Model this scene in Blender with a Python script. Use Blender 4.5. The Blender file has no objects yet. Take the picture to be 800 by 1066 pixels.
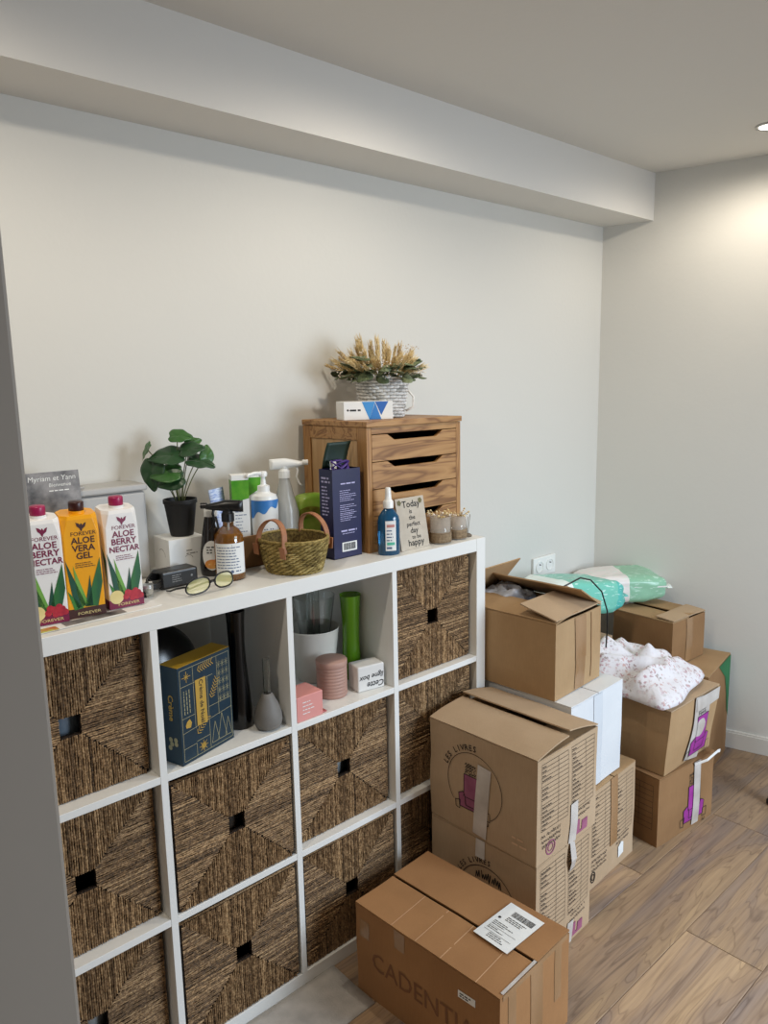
import bpy, math, random
from mathutils import Matrix, Vector, noise
PI = math.pi
sc = bpy.context.scene
col = sc.collection
# ------------------------------------------------------------------ camera
cam = bpy.data.objects.new('camera', bpy.data.cameras.new('camera'))
col.objects.link(cam)
CX, CY, CZ = -0.2771, -1.4806, 1.5888
yaw, pitch, roll, FPX = 0.73163, -0.16912, -0.01998, 782.39
f = Vector((math.sin(yaw)*math.cos(pitch), math.cos(yaw)*math.cos(pitch), math.sin(pitch)))
r0 = Vector((math.cos(yaw), -math.sin(yaw), 0)); u0 = r0.cross(f)
rr = r0*math.cos(roll)+u0*math.sin(roll); uu = -r0*math.sin(roll)+u0*math.cos(roll)
cam.matrix_world = Matrix(((rr.x, uu.x, -f.x, CX), (rr.y, uu.y, -f.y, CY), (rr.z, uu.z, -f.z, CZ), (0, 0, 0, 1)))
cam.data.sensor_fit = 'VERTICAL'; cam.data.sensor_height = 36; cam.data.lens = 36*FPX/1066
cam.data.clip_start = 0.02
sc.camera = cam
# ------------------------------------------------------------------ light
w = bpy.data.worlds.new('world'); sc.world = w; w.use_nodes = True
bg = w.node_tree.nodes['Background']; bg.inputs[0].default_value = (1.0, 0.97, 0.92, 1); bg.inputs[1].default_value = 0.20
def area(name, loc, target, sx, sy, power, rgb, spread=180):
    l = bpy.data.lights.new(name, 'AREA'); l.shape = 'RECTANGLE'; l.size = sx; l.size_y = sy
    l.energy = power; l.color = rgb; l.spread = math.radians(spread)
    o = bpy.data.objects.new(name, l); col.objects.link(o); o.location = loc
    o.rotation_euler = (Vector(target)-Vector(loc)).to_track_quat('-Z', 'Y').to_euler()
area('window_daylight', (2.1, -2.9, 1.5), (1.5, -.5, 0), 1.2, 1.4, 46, (0.72, 0.85, 1.0), 120)
SPOTS = [(-0.15, -0.36), (1.13, -0.36), (2.52, -0.35)]
SPOT_POWER = [26, 19, 15]
vs = sc.view_settings
sc.display_settings.display_device = 'sRGB'
vs.view_transform = 'Standard'; vs.look = 'None'; vs.exposure = 0.0; vs.gamma = 1; vs.use_curve_mapping = False

# ------------------------------------------------------------------ helpers
def lin(h):
    if isinstance(h, str):
        h = h.lstrip('#'); c = [int(h[i:i+2], 16)/255 for i in (0, 2, 4)]
    else: c = list(h)
    return tuple((x/12.92 if x <= .04045 else ((x+.055)/1.055)**2.4) for x in c)+(1,)
def NM(name):
    m = bpy.data.materials.new(name); m.use_nodes = True
    nt = m.node_tree; return m, nt, nt.nodes['Principled BSDF']
def N(nt, t, **kw):
    n = nt.nodes.new(t)
    for k, v in kw.items():
        if k.startswith('i_'):
            k2 = k[2:]; k2 = int(k2) if k2.isdigit() else k2.replace('_', ' ')
            n.inputs[k2].default_value = v
        else: setattr(n, k, v)
    return n
def mat(name, c, rough=.5, c2=None, scale=8, stretch=(1, 1, 1), bump=0, bscale=None, metal=0, detail=4, spec=None, trans=0, alpha=1, sheen=0, sub=0, coat=0):
    m, nt, p = NM(name)
    p.inputs['Base Color'].default_value = lin(c); p.inputs['Roughness'].default_value = rough
    p.inputs['Metallic'].default_value = metal; p.inputs['Transmission Weight'].default_value = trans
    p.inputs['Alpha'].default_value = alpha; p.inputs['Coat Weight'].default_value = coat
    if spec is not None: p.inputs['Specular IOR Level'].default_value = spec
    if c2 or bump:
        tc = N(nt, 'ShaderNodeTexCoord'); mp = N(nt, 'ShaderNodeMapping'); mp.inputs['Scale'].default_value = stretch
        nt.links.new(tc.outputs['Object'], mp.inputs[0])
        no = N(nt, 'ShaderNodeTexNoise'); no.inputs['Scale'].default_value = scale; no.inputs['Detail'].default_value = detail
        nt.links.new(mp.outputs[0], no.inputs[0])
        if c2:
            cr = N(nt, 'ShaderNodeValToRGB'); cr.color_ramp.elements[0].position = .3; cr.color_ramp.elements[1].position = .7
            cr.color_ramp.elements[0].color = lin(c); cr.color_ramp.elements[1].color = lin(c2)
            nt.links.new(no.outputs[0], cr.inputs[0]); nt.links.new(cr.outputs[0], p.inputs['Base Color'])
        if bump:
            n2 = no
            if bscale:
                n2 = N(nt, 'ShaderNodeTexNoise'); n2.inputs['Scale'].default_value = bscale; n2.inputs['Detail'].default_value = detail
                nt.links.new(mp.outputs[0], n2.inputs[0])
            b = N(nt, 'ShaderNodeBump'); b.inputs['Strength'].default_value = bump; b.inputs['Distance'].default_value = .004
            nt.links.new(n2.outputs[0], b.inputs['Height']); nt.links.new(b.outputs[0], p.inputs['Normal'])
    return m
def attr_mat(name, lo, hi, rough=.6, mid=None, bump=.5, bscale=300, stretch=(1, 1, 1), spec=.3):
    """colour from the per-face 'tone' attribute (each strand / leaf / plank has its own tone)"""
    m, nt, p = NM(name); p.inputs['Roughness'].default_value = rough; p.inputs['Specular IOR Level'].default_value = spec
    a = N(nt, 'ShaderNodeAttribute', attribute_name='tone')
    tc = N(nt, 'ShaderNodeTexCoord'); mp = N(nt, 'ShaderNodeMapping'); mp.inputs['Scale'].default_value = stretch
    no = N(nt, 'ShaderNodeTexNoise'); no.inputs['Scale'].default_value = bscale; no.inputs['Detail'].default_value = 3
    nt.links.new(tc.outputs['Object'], mp.inputs[0]); nt.links.new(mp.outputs[0], no.inputs[0])
    mx = N(nt, 'ShaderNodeMath', operation='MULTIPLY_ADD'); mx.inputs[1].default_value = 1.3; mx.inputs[2].default_value = -.65
    ad = N(nt, 'ShaderNodeMath', operation='ADD', use_clamp=True)
    nt.links.new(no.outputs[0], mx.inputs[0]); nt.links.new(mx.outputs[0], ad.inputs[0]); nt.links.new(a.outputs['Fac'], ad.inputs[1])
    cr = N(nt, 'ShaderNodeValToRGB'); cr.color_ramp.elements[0].color = lin(lo); cr.color_ramp.elements[1].color = lin(hi)
    if mid: e = cr.color_ramp.elements.new(.5); e.color = lin(mid)
    nt.links.new(ad.outputs[0], cr.inputs[0]); nt.links.new(cr.outputs[0], p.inputs['Base Color'])
    if bump:
        b = N(nt, 'ShaderNodeBump'); b.inputs['Strength'].default_value = bump; b.inputs['Distance'].default_value = .002
        nt.links.new(no.outputs[0], b.inputs['Height']); nt.links.new(b.outputs[0], p.inputs['Normal'])
    return m

def FR(o, r, u):
    r = Vector(r).normalized(); u = Vector(u).normalized(); n = r.cross(u)
    return Matrix(((r.x, u.x, n.x, o[0]), (r.y, u.y, n.y, o[1]), (r.z, u.z, n.z, o[2]), (0, 0, 0, 1)))
def front(x=0, y=0, z=0): return FR((x, y, z), (1, 0, 0), (0, 0, 1))
def left(x=0, y=0, z=0): return FR((x, y, z), (0, -1, 0), (0, 0, 1))
def top(x=0, y=0, z=0): return FR((x, y, z), (1, 0, 0), (0, 1, 0))
I4 = Matrix.Identity(4)
_font_cache = {}
class MB:
    def __init__(s): s.v = []; s.f = []; s.t = []; s.tone = 0.5
    def add(s, vs_, fs, M=None):
        b = len(s.v)
        for v in vs_:
            v = Vector(v); s.v.append(tuple(M @ v) if M else tuple(v))
        for q in fs: s.f.append([i+b for i in q]); s.t.append(s.tone)
        return s
    def box(s, x0, x1, y0, y1, z0, z1, M=None):
        return s.add([(x0, y0, z0), (x1, y0, z0), (x1, y1, z0), (x0, y1, z0), (x0, y0, z1), (x1, y0, z1), (x1, y1, z1), (x0, y1, z1)],
                     [(0, 3, 2, 1), (4, 5, 6, 7), (0, 1, 5, 4), (1, 2, 6, 5), (2, 3, 7, 6), (3, 0, 4, 7)], M)
    def quad(s, a, b, c, d, M=None): return s.add([a, b, c, d], [(0, 1, 2, 3)], M)
    def prism(s, pts, z0, z1, M=None):
        n = len(pts)
        vs_ = [(x, y, z0) for x, y in pts]+[(x, y, z1) for x, y in pts]
        fs = [tuple(reversed(range(n))), tuple(range(n, 2*n))]+[(i, (i+1) % n, n+(i+1) % n, n+i) for i in range(n)]
        return s.add(vs_, fs, M)
    def lathe(s, prof, n=32, M=None, cap0=True, cap1=True, sx=1, sy=1, fn=None):
        vs_ = []; fs = []
        for r, z in prof:
            for i in range(n):
                a = 2*PI*i/n; q = r*(fn(a, z) if fn else 1)
                vs_.append((q*math.cos(a)*sx, q*math.sin(a)*sy, z))
        for k in range(len(prof)-1):
            for i in range(n):
                j = (i+1) % n; fs.append((k*n+i, k*n+j, (k+1)*n+j, (k+1)*n+i))
        if cap0: fs.append(tuple(reversed(range(n))))
        if cap1: fs.append(tuple(range((len(prof)-1)*n, len(prof)*n)))
        return s.add(vs_, fs, M)
    def tube(s, pts, r, n=8, M=None, closed=False, flat=1):
        pts = [Vector(p) for p in pts]; L = len(pts); vs_ = []; fs = []
        up = None
        for k, p in enumerate(pts):
            if closed: t = (pts[(k+1) % L]-pts[k-1]).normalized()
            else: t = (pts[min(k+1, L-1)]-pts[max(k-1, 0)]).normalized()
            if up is None: up = Vector((0, 0, 1)) if abs(t.z) < .9 else Vector((1, 0, 0))
            a = t.cross(up)
            if a.length < 1e-5: a = t.cross(Vector((0, 1, 0)))
            a.normalize(); b = a.cross(t).normalized(); up = b
            rk = r(k/(L-1)) if callable(r) else r
            for i in range(n):
                an = 2*PI*i/n; vs_.append(p+a*math.cos(an)*rk+b*math.sin(an)*rk*flat)
        for k in range(L if closed else L-1):
            for i in range(n):
                j = (i+1) % n; k2 = (k+1) % L; fs.append((k*n+i, k*n+j, k2*n+j, k2*n+i))
        if not closed: fs += [tuple(reversed(range(n))), tuple(range((L-1)*n, L*n))]
        return s.add(vs_, fs, M)
    def sheet(s, fn, nu, nv, M=None, th=0):
        """grid surface fn(u,v)->xyz, optional thickness along -normal"""
        P = [[Vector(fn(i/nu, j/nv)) for i in range(nu+1)] for j in range(nv+1)]
        vs_ = [p for row in P for p in row]; W = nu+1
        fs = [(j*W+i, j*W+i+1, (j+1)*W+i+1, (j+1)*W+i) for j in range(nv) for i in range(nu)]
        if th:
            b = len(vs_); off = []
            for j in range(nv+1):
                for i in range(nu+1):
                    du = P[j][min(i+1, nu)]-P[j][max(i-1, 0)]; dv = P[min(j+1, nv)][i]-P[max(j-1, 0)][i]
                    n = du.cross(dv)
                    n = n.normalized() if n.length > 1e-12 else Vector((0, 0, 1)); off.append(P[j][i]-n*th)
            vs_ += off
            fs += [(b+j*W+i, b+(j+1)*W+i, b+(j+1)*W+i+1, b+j*W+i+1) for j in range(nv) for i in range(nu)]
            edge = [j for j in range(nu+1)]+[k*W+nu for k in range(1, nv+1)]+[nv*W+i for i in range(nu-1, -1, -1)]+[k*W for k in range(nv-1, 0, -1)]
            for a, c in zip(edge, edge[1:]+edge[:1]): fs.append((a, b+a, b+c, c))
        return s.add(vs_, fs, M)
    def text(s, txt, size, M, x=0, y=0, align='CENTER', rot=0, e=.0006, bold=0, sx=1, shear=0, th=0):
        key = (txt, align, bold, shear)
        if key not in _font_cache:
            c = bpy.data.curves.new('t', 'FONT'); c.body = txt; c.size = 1; c.align_x = align; c.offset = bold; c.resolution_u = 2; c.shear = shear
            o = bpy.data.objects.new('t', c); me = bpy.data.meshes.new_from_object(o)
            _font_cache[key] = ([tuple(v.co) for v in me.vertices], [tuple(p.vertices) for p in me.polygons])
            bpy.data.objects.remove(o); bpy.data.curves.remove(c); bpy.data.meshes.remove(me)
        vs_, fs = _font_cache[key]
        R = Matrix.Translation((x, y, e)) @ Matrix.Rotation(rot, 4, 'Z') @ Matrix.Diagonal((size*sx, size, size, 1))
        return s.add(vs_, fs, M @ R)
    def line(s, M, a, b, wd, e=.0006):
        a = Vector((*a, 0)); b = Vector((*b, 0)); d = b-a
        if d.length < 1e-7: return s
        n = Vector((-d.y, d.x, 0)).normalized()*wd/2
        E = Vector((0, 0, e)); k = max(1, int(d.length/.03)); vs_ = []
        for i in range(k+1):
            q = a+d*(i/k); vs_ += [q-n+E, q+n+E]
        return s.add(vs_, [(2*i, 2*i+2, 2*i+3, 2*i+1) for i in range(k)], M)
    def arc(s, M, c, r, a0, a1, wd, e=.0006, k=28, sx=1):
        pts = [(c[0]+r*sx*math.cos(a0+(a1-a0)*i/k), c[1]+r*math.sin(a0+(a1-a0)*i/k)) for i in range(k+1)]
        for p, q in zip(pts, pts[1:]): s.line(M, p, q, wd, e)
        return s
    def disc(s, M, c, r, e=.0006, n=20, sy=1):
        return s.add([(c[0]+r*math.cos(2*PI*i/n), c[1]+r*sy*math.sin(2*PI*i/n), e) for i in range(n)], [tuple(range(n))], M)
    def poly(s, M, pts, e=.0006): return s.add([(x, y, e) for x, y in pts], [tuple(range(len(pts)))], M)
    def prints(s, M, x, y, wd, rows, pitch, h, rnd, e=.0006, ragged=.5):
        """rows of tiny illegible print"""
        for k in range(rows):
            xx = x; end = x+wd*(1-ragged*rnd.random())
            while xx < end:
                l = min(rnd.uniform(.4, 1.4)*h*4, end-xx)
                if l > h*.5: s.box(xx, xx+l, y-k*pitch-h, y-k*pitch, e, e+.0001, M)
                xx += l+h*.9
        return s
    def build(s, name, m, parent=None, smooth=False, bevel=0, seg=2, sub=0, warp=None, tone=False):
        me = bpy.data.meshes.new(name)
        vv = s.v if warp is None else [tuple(warp(Vector(v))) for v in s.v]
        me.from_pydata(vv, [], s.f); me.update()
        if tone:
            a = me.attributes.new('tone', 'FLOAT', 'FACE'); a.data.foreach_set('value', s.t)
        me.materials.append(m)
        if smooth: me.polygons.foreach_set('use_smooth', [True]*len(me.polygons))
        o = bpy.data.objects.new(name, me); col.objects.link(o)
        if parent: o.parent = parent
        if bevel:
            b = o.modifiers.new('bevel', 'BEVEL'); b.width = bevel; b.segments = seg; b.limit_method = 'ANGLE'; b.angle_limit = math.radians(40); b.harden_normals = False
        if sub:
            q = o.modifiers.new('sub', 'SUBSURF'); q.levels = sub; q.render_levels = sub
        return o
def sm(o, ang=40):
    me = o.data
    me.polygons.foreach_set('use_smooth', [True]*len(me.polygons))
    try: me.set_sharp_from_angle(angle=math.radians(ang))
    except Exception: pass
    return o
def thing(name, label, cat, loc, rz=0, group=None, rot=None):
    o = bpy.data.objects.new(name, None); o.empty_display_size = .05; col.objects.link(o)
    o.location = loc; o.rotation_euler = rot if rot else (0, 0, rz)
    return tag(o, label, cat, group)
def tag(o, label, cat, group=None):
    o['label'] = label; o['category'] = cat
    if group: o['group'] = group
    return o
def lab(o, label): o['label'] = label; return o
def struct(o): o['kind'] = 'structure'; return o
def dup(root, loc, label, rz=None):
    r = root.copy(); col.objects.link(r); r.location = loc; r['label'] = label
    if rz is not None: r.rotation_euler = (0, 0, rz)
    for ch in list(root.children):
        c = ch.copy(); col.objects.link(c); c.parent = r
        for g in list(ch.children):
            d = g.copy(); col.objects.link(d); d.parent = c
    return r

# ------------------------------------------------------------------ materials
M_wall = mat('wall_paint', '#d6d4cd', .9, bump=.12, scale=60)
M_ceil = mat('ceiling_paint', '#dcd9d3', .95, bump=.08, scale=50)
M_base = mat('baseboard_paint', '#dedbd3', .5, bump=.02, scale=20)
M_jamb = mat('door_frame_shaded_grey', '#aba297', .6, bump=.03, scale=40)
M_white = mat('shelf_foil_white', '#e9e8e3', .38, bump=.02, scale=30)
M_whitepl = mat('white_plastic', '#eeeeea', .3, bump=.01, scale=20)
M_black = mat('black_plastic', '#0b0b0c', .35, bump=.02, scale=60)
M_blackmatt = mat('black_matt', '#101012', .6, bump=.05, scale=90)
M_ink = mat('black_ink', '#1c1a1a', .7, bump=.01, scale=90)
M_paper = mat('white_paper', '#eeeeea', .75, c2='#e3e3e0', scale=6, bump=.02)
M_tape = mat('clear_parcel_tape', '#d3cdc6', .18, c2='#b9b0a8', scale=14, bump=.25, bscale=40)
M_tapebr = mat('brown_parcel_tape', '#a98663', .16, c2='#96734f', scale=10, stretch=(1, 1, .3), bump=.3, bscale=50)
M_magenta = mat('magenta_ink', '#a4379a', .7, c2='#8f2c86', scale=14)
M_pinkink = mat('pink_ink', '#a3607c', .7, c2='#8a4a68', scale=20)
def cardboard(name, c, c2, bump=.25):
    m, nt, p = NM(name); p.inputs['Roughness'].default_value = .82; p.inputs['Specular IOR Level'].default_value = .25
    tc = N(nt, 'ShaderNodeTexCoord')
    n1 = N(nt, 'ShaderNodeTexNoise', i_Scale=5.0, i_Detail=6.0); n2 = N(nt, 'ShaderNodeTexNoise', i_Scale=260.0, i_Detail=3.0)
    mp = N(nt, 'ShaderNodeMapping'); mp.inputs['Scale'].default_value = (1, 1, .12)
    nt.links.new(tc.outputs['Object'], n1.inputs[0]); nt.links.new(tc.outputs['Object'], mp.inputs[0]); nt.links.new(mp.outputs[0], n2.inputs[0])
    cr = N(nt, 'ShaderNodeValToRGB'); cr.color_ramp.elements[0].position = .3; cr.color_ramp.elements[1].position = .72
    cr.color_ramp.elements[0].color = lin(c); cr.color_ramp.elements[1].color = lin(c2)
    mx = N(nt, 'ShaderNodeMixRGB', blend_type='MULTIPLY'); mx.inputs[0].default_value = .16
    nt.links.new(n1.outputs[0], cr.inputs[0]); nt.links.new(cr.outputs[0], mx.inputs[1]); nt.links.new(n2.outputs[0], mx.inputs[2])
    nt.links.new(mx.outputs[0], p.inputs['Base Color'])
    b = N(nt, 'ShaderNodeBump'); b.inputs['Strength'].default_value = bump; b.inputs['Distance'].default_value = .01
    nt.links.new(n1.outputs[0], b.inputs['Height']); nt.links.new(b.outputs[0], p.inputs['Normal'])
    return m
M_cb = cardboard('cardboard_tan', '#a98862', '#ba9a73')
M_cb2 = cardboard('cardboard_light', '#b69b7c', '#c4a98a')
M_cbdark = cardboard('cardboard_brown', '#8f6b48', '#a07b55')
M_cbA = cardboard('cardboard_orange_brown', '#a0744c', '#b08256')
M_cbwhite = mat('white_cardboard', '#dfe1e2', .6, c2='#d4d7da', scale=5, bump=.05)
M_glass = mat('clear_glass', '#f4f8f7', .02, trans=1, bump=.01, scale=5)
M_film = mat('clear_plastic', '#f2f4f4', .12, trans=.92, bump=.4, scale=30)
def wood(name, c1, c2, c3, axis=0, sc_=1.0):
    m, nt, p = NM(name); p.inputs['Roughness'].default_value = .48
    tc = N(nt, 'ShaderNodeTexCoord'); mp = N(nt, 'ShaderNodeMapping')
    s = [14*sc_, 14*sc_, 14*sc_]; s[axis] = 1.6*sc_; mp.inputs['Scale'].default_value = s
    nt.links.new(tc.outputs['Object'], mp.inputs[0])
    n1 = N(nt, 'ShaderNodeTexNoise', i_Scale=1.3, i_Detail=3.0, i_Distortion=.6)
    nt.links.new(mp.outputs[0], n1.inputs[0])
    mu = N(nt, 'ShaderNodeMath', operation='MULTIPLY'); mu.inputs[1].default_value = 7
    fr = N(nt, 'ShaderNodeMath', operation='PINGPONG'); fr.inputs[1].default_value = .5
    nt.links.new(n1.outputs[0], mu.inputs[0]); nt.links.new(mu.outputs[0], fr.inputs[0])
    cr = N(nt, 'ShaderNodeValToRGB'); e = cr.color_ramp.elements; e[0].color = lin(c1); e[1].color = lin(c3); e[1].position = .5
    q = e.new(.22); q.color = lin(c2)
    nt.links.new(fr.outputs[0], cr.inputs[0]); nt.links.new(cr.outputs[0], p.inputs['Base Color'])
    b = N(nt, 'ShaderNodeBump'); b.inputs['Strength'].default_value = .12; b.inputs['Distance'].default_value = .002
    nt.links.new(fr.outputs[0], b.inputs['Height']); nt.links.new(b.outputs[0], p.inputs['Normal'])
    return m
M_pine = wood('pine_wood', '#7d5530', '#a87c4c', '#b58a58', axis=0, sc_=1.0)
M_pinev = wood('pine_wood_upright', '#8d6238', '#a87b4a', '#b08350', axis=2, sc_=1.2)
M_ply = wood('plywood_panel', '#b48d60', '#bd976a', '#c4a075', axis=2, sc_=.6)
M_recess_shade = mat('painted_recess_shade', '#14100c', .9, bump=.01, scale=9)

# ------------------------------------------------------------------ floor
def floor_mat():
    m, nt, p = NM('oak_laminate'); L = nt.links.new
    a = N(nt, 'ShaderNodeAttribute', attribute_name='tone')
    tc = N(nt, 'ShaderNodeTexCoord')
    cmb = N(nt, 'ShaderNodeCombineXYZ'); mul = N(nt, 'ShaderNodeMath', operation='MULTIPLY'); mul.inputs[1].default_value = 37.0
    L(a.outputs['Fac'], mul.inputs[0]); L(mul.outputs[0], cmb.inputs[0]); L(mul.outputs[0], cmb.inputs[2])
    add = N(nt, 'ShaderNodeVectorMath', operation='ADD'); L(tc.outputs['Object'], add.inputs[0]); L(cmb.outputs[0], add.inputs[1])
    mp = N(nt, 'ShaderNodeMapping'); mp.inputs['Scale'].default_value = (1.1, 7.5, 1); L(add.outputs[0], mp.inputs[0])
    n1 = N(nt, 'ShaderNodeTexNoise', i_Scale=1.5, i_Detail=3.0, i_Distortion=.8); L(mp.outputs[0], n1.inputs[0])
    # colour field: tan to grey
    cr = N(nt, 'ShaderNodeValToRGB'); e = cr.color_ramp.elements
    e[0].position = .3; e[0].color = lin('#8d7c72'); e[1].position = .72; e[1].color = lin('#ba9c79')
    q = e.new(.5); q.color = lin('#a68b70')
    L(n1.outputs[0], cr.inputs[0])
    # grain lines
    mu = N(nt, 'ShaderNodeMath', operation='MULTIPLY'); mu.inputs[1].default_value = 9
    pp = N(nt, 'ShaderNodeMath', operation='PINGPONG'); pp.inputs[1].default_value = .5
    L(n1.outputs[0], mu.inputs[0]); L(mu.outputs[0], pp.inputs[0])
    g = N(nt, 'ShaderNodeValToRGB'); g.color_ramp.elements[0].position = .0; g.color_ramp.elements[0].color = (.5, .46, .45, 1)
    g.color_ramp.elements[1].position = .13; g.color_ramp.elements[1].color = (1, 1, 1, 1); L(pp.outputs[0], g.inputs[0])
    mp2 = N(nt, 'ShaderNodeMapping'); mp2.inputs['Scale'].default_value = (5, 130, 1); L(add.outputs[0], mp2.inputs[0])
    n2 = N(nt, 'ShaderNodeTexNoise', i_Scale=1.0, i_Detail=4.0); L(mp2.outputs[0], n2.inputs[0])
    g2 = N(nt, 'ShaderNodeValToRGB'); g2.color_ramp.elements[0].position = .3; g2.color_ramp.elements[0].color = (.72, .7, .7, 1)
    g2.color_ramp.elements[1].position = .6; g2.color_ramp.elements[1].color = (1.05, 1.05, 1.05, 1); L(n2.outputs[0], g2.inputs[0])
    # knots
    mp3 = N(nt, 'ShaderNodeMapping'); mp3.inputs['Scale'].default_value = (2.0, 4.2, 1); L(add.outputs[0], mp3.inputs[0])
    vo = N(nt, 'ShaderNodeTexVoronoi', i_Scale=1.0); L(mp3.outputs[0], vo.inputs[0])
    k = N(nt, 'ShaderNodeValToRGB'); k.color_ramp.elements[0].position = .03; k.color_ramp.elements[0].color = (.22, .23, .28, 1)
    k.color_ramp.elements[1].position = .2; k.color_ramp.elements[1].color = (1, 1, 1, 1); L(vo.outputs['Distance'], k.inputs[0])
    def mulc(x, y, fac=1.0):
        mm = N(nt, 'ShaderNodeMixRGB', blend_type='MULTIPLY'); mm.inputs[0].default_value = fac; L(x, mm.inputs[1]); L(y, mm.inputs[2]); return mm.outputs[0]
    c = mulc(cr.outputs[0], g.outputs[0], .55); c = mulc(c, g2.outputs[0], .8); c = mulc(c, k.outputs[0], .8)
    tn = N(nt, 'ShaderNodeMapRange'); tn.inputs[3].default_value = .8; tn.inputs[4].default_value = 1.12; L(a.outputs['Fac'], tn.inputs[0])
    c = mulc(c, tn.outputs[0]); L(c, p.inputs['Base Color'])
    p.inputs['Roughness'].default_value = .42; p.inputs['Specular IOR Level'].default_value = .4
    b = N(nt, 'ShaderNodeBump'); b.inputs['Strength'].default_value = .15; b.inputs['Distance'].default_value = .001
    L(n2.outputs[0], b.inputs['Height']); L(b.outputs[0], p.inputs['Normal'])
    return m
rnd = random.Random(5)
fl = MB(); fl.tone = 0; fl.box(-2.6, 3.4, -4.2, .6, -.05, -.002)
pw = .215; seams = {-1: 1.805, 0: 2.31, 1: 1.665, 2: 2.2, 3: 1.1}
for k in range(-4, 18):
    y1 = -.385-(k)*pw if k > -99 else 0
    y1 = -.385+(-k)*pw; y0 = y1-pw
    x = (seams[k] if k in seams else rnd.uniform(0, 1.3))-1.38*4
    while x < 3.4:
        a, b = max(x, -2.6), min(x+1.38, 3.4)
        if b > a and y0 < .6 and y1 > -4.2:
            fl.tone = rnd.random(); g = .0012
            fl.box(a+g, b-g, max(y0, -4.2)+g, min(y1, .6)-g, -.01, 0)
        x += 1.38
o = fl.build('floor', floor_mat(), tone=True, bevel=.0008, seg=1); struct(o)

# ------------------------------------------------------------------ room shell
YW = .398; ZS = 2.234; YB = .194; ZC = 2.4205
def wx(y): return 2.712+.2609*(YW-y)          # right wall runs slightly out of square
H2 = 2.9
struct(MB().box(-2.6, wx(YW)+.1, YW, YW+.12, 0, H2-.4).build('wall_back', M_wall))
def slab(x_of_y, y0, y1, z0, z1, t):
    return MB().add([(x_of_y(y1), y1, z0), (x_of_y(y0), y0, z0), (x_of_y(y0)+t, y0, z0), (x_of_y(y1)+t, y1, z0),
                     (x_of_y(y1), y1, z1), (x_of_y(y0), y0, z1), (x_of_y(y0)+t, y0, z1), (x_of_y(y1)+t, y1, z1)],
                    [(0, 1, 2, 3), (4, 7, 6, 5), (0, 4, 5, 1), (1, 5, 6, 2), (2, 6, 7, 3), (3, 7, 4, 0)])
struct(slab(wx, -2.6, YW, 0, H2-.4, .12).build('wall_right', M_wall))
struct(MB().box(-2.6, 3.6, -4.2, YW, ZC, ZC+.1).build('ceiling', M_ceil))
struct(MB().add([(-2.6, YB, ZS), (wx(YB), YB, ZS), (wx(YW), YW, ZS), (-2.6, YW, ZS), (-2.6, YB, ZC), (wx(YB), YB, ZC), (wx(YW), YW, ZC), (-2.6, YW, ZC)],
         [(0, 3, 2, 1), (4, 5, 6, 7), (0, 1, 5, 4), (1, 2, 6, 5), (2, 3, 7, 6), (3, 0, 4, 7)]).build('trim_1', M_ceil))
b = MB()
for (z0, z1, t) in ((0, .072, .014), (.072, .08, .009)):
    b.add([(wx(YW)-t, YW, z0), (wx(-2.6)-t, -2.6, z0), (wx(-2.6), -2.6, z0), (wx(YW), YW, z0),
           (wx(YW)-t, YW, z1), (wx(-2.6)-t, -2.6, z1), (wx(-2.6), -2.6, z1), (wx(YW), YW, z1)],
          [(0, 1, 2, 3), (4, 7, 6, 5), (0, 4, 5, 1), (1, 5, 6, 2), (2, 6, 7, 3), (3, 7, 4, 0)])
struct(b.build('baseboard_right', M_base, bevel=.002))
struct(MB().box(1.48, wx(YW)-.02, YW-.014, YW, 0, .08).build('baseboard_back', M_base, bevel=.003))
# partition with the door casing the camera looks past; its grey holds backlit shade
struct(MB().box(-2.6, -.165, -1.1, -1.0, 0, ZC).build('wall_left', M_jamb, bevel=.002))

# recessed ceiling spots (the lamp's own light lives here)
M_lamp = bpy.data.materials.new('lamp_glow'); M_lamp.use_nodes = True
pb = M_lamp.node_tree.nodes['Principled BSDF']; pb.inputs['Emission Color'].default_value = (1, .93, .82, 1); pb.inputs['Emission Strength'].default_value = 9
M_chrome = mat('brushed_steel', '#c8c8c6', .3, metal=.9, bump=.02, scale=80)
SL = ['white recessed ceiling spotlight above the left of the shelf', 'white recessed ceiling spotlight above the stacked boxes', 'glowing recessed ceiling spotlight at the upper right edge near the wall']
for k, (sx, sy) in enumerate(SPOTS):
    t = thing('ceiling_spotlight', SL[k], 'ceiling light', (sx, sy, ZC-.006), group='recessed ceiling spotlights')
    MB().lathe([(.036, 0), (.043, .001), (.044, .006), (.034, .006), (.034, .002)], 36, cap0=False, cap1=False).build('trim_ring', M_chrome, t, smooth=True)
    MB().lathe([(.034, .003), (.0, .0015)], 36, cap0=False, cap1=False).build('lamp_lens', M_lamp, t)
    l = bpy.data.lights.new('spot', 'SPOT'); l.energy = SPOT_POWER[k]; l.color = (1, .90, .76); l.spot_size = math.radians(176); l.spot_blend = .55; l.shadow_soft_size = .028
    lo = bpy.data.objects.new('spot', l); col.objects.link(lo); lo.location = (0, 0, -.012); lo.parent = t

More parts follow.
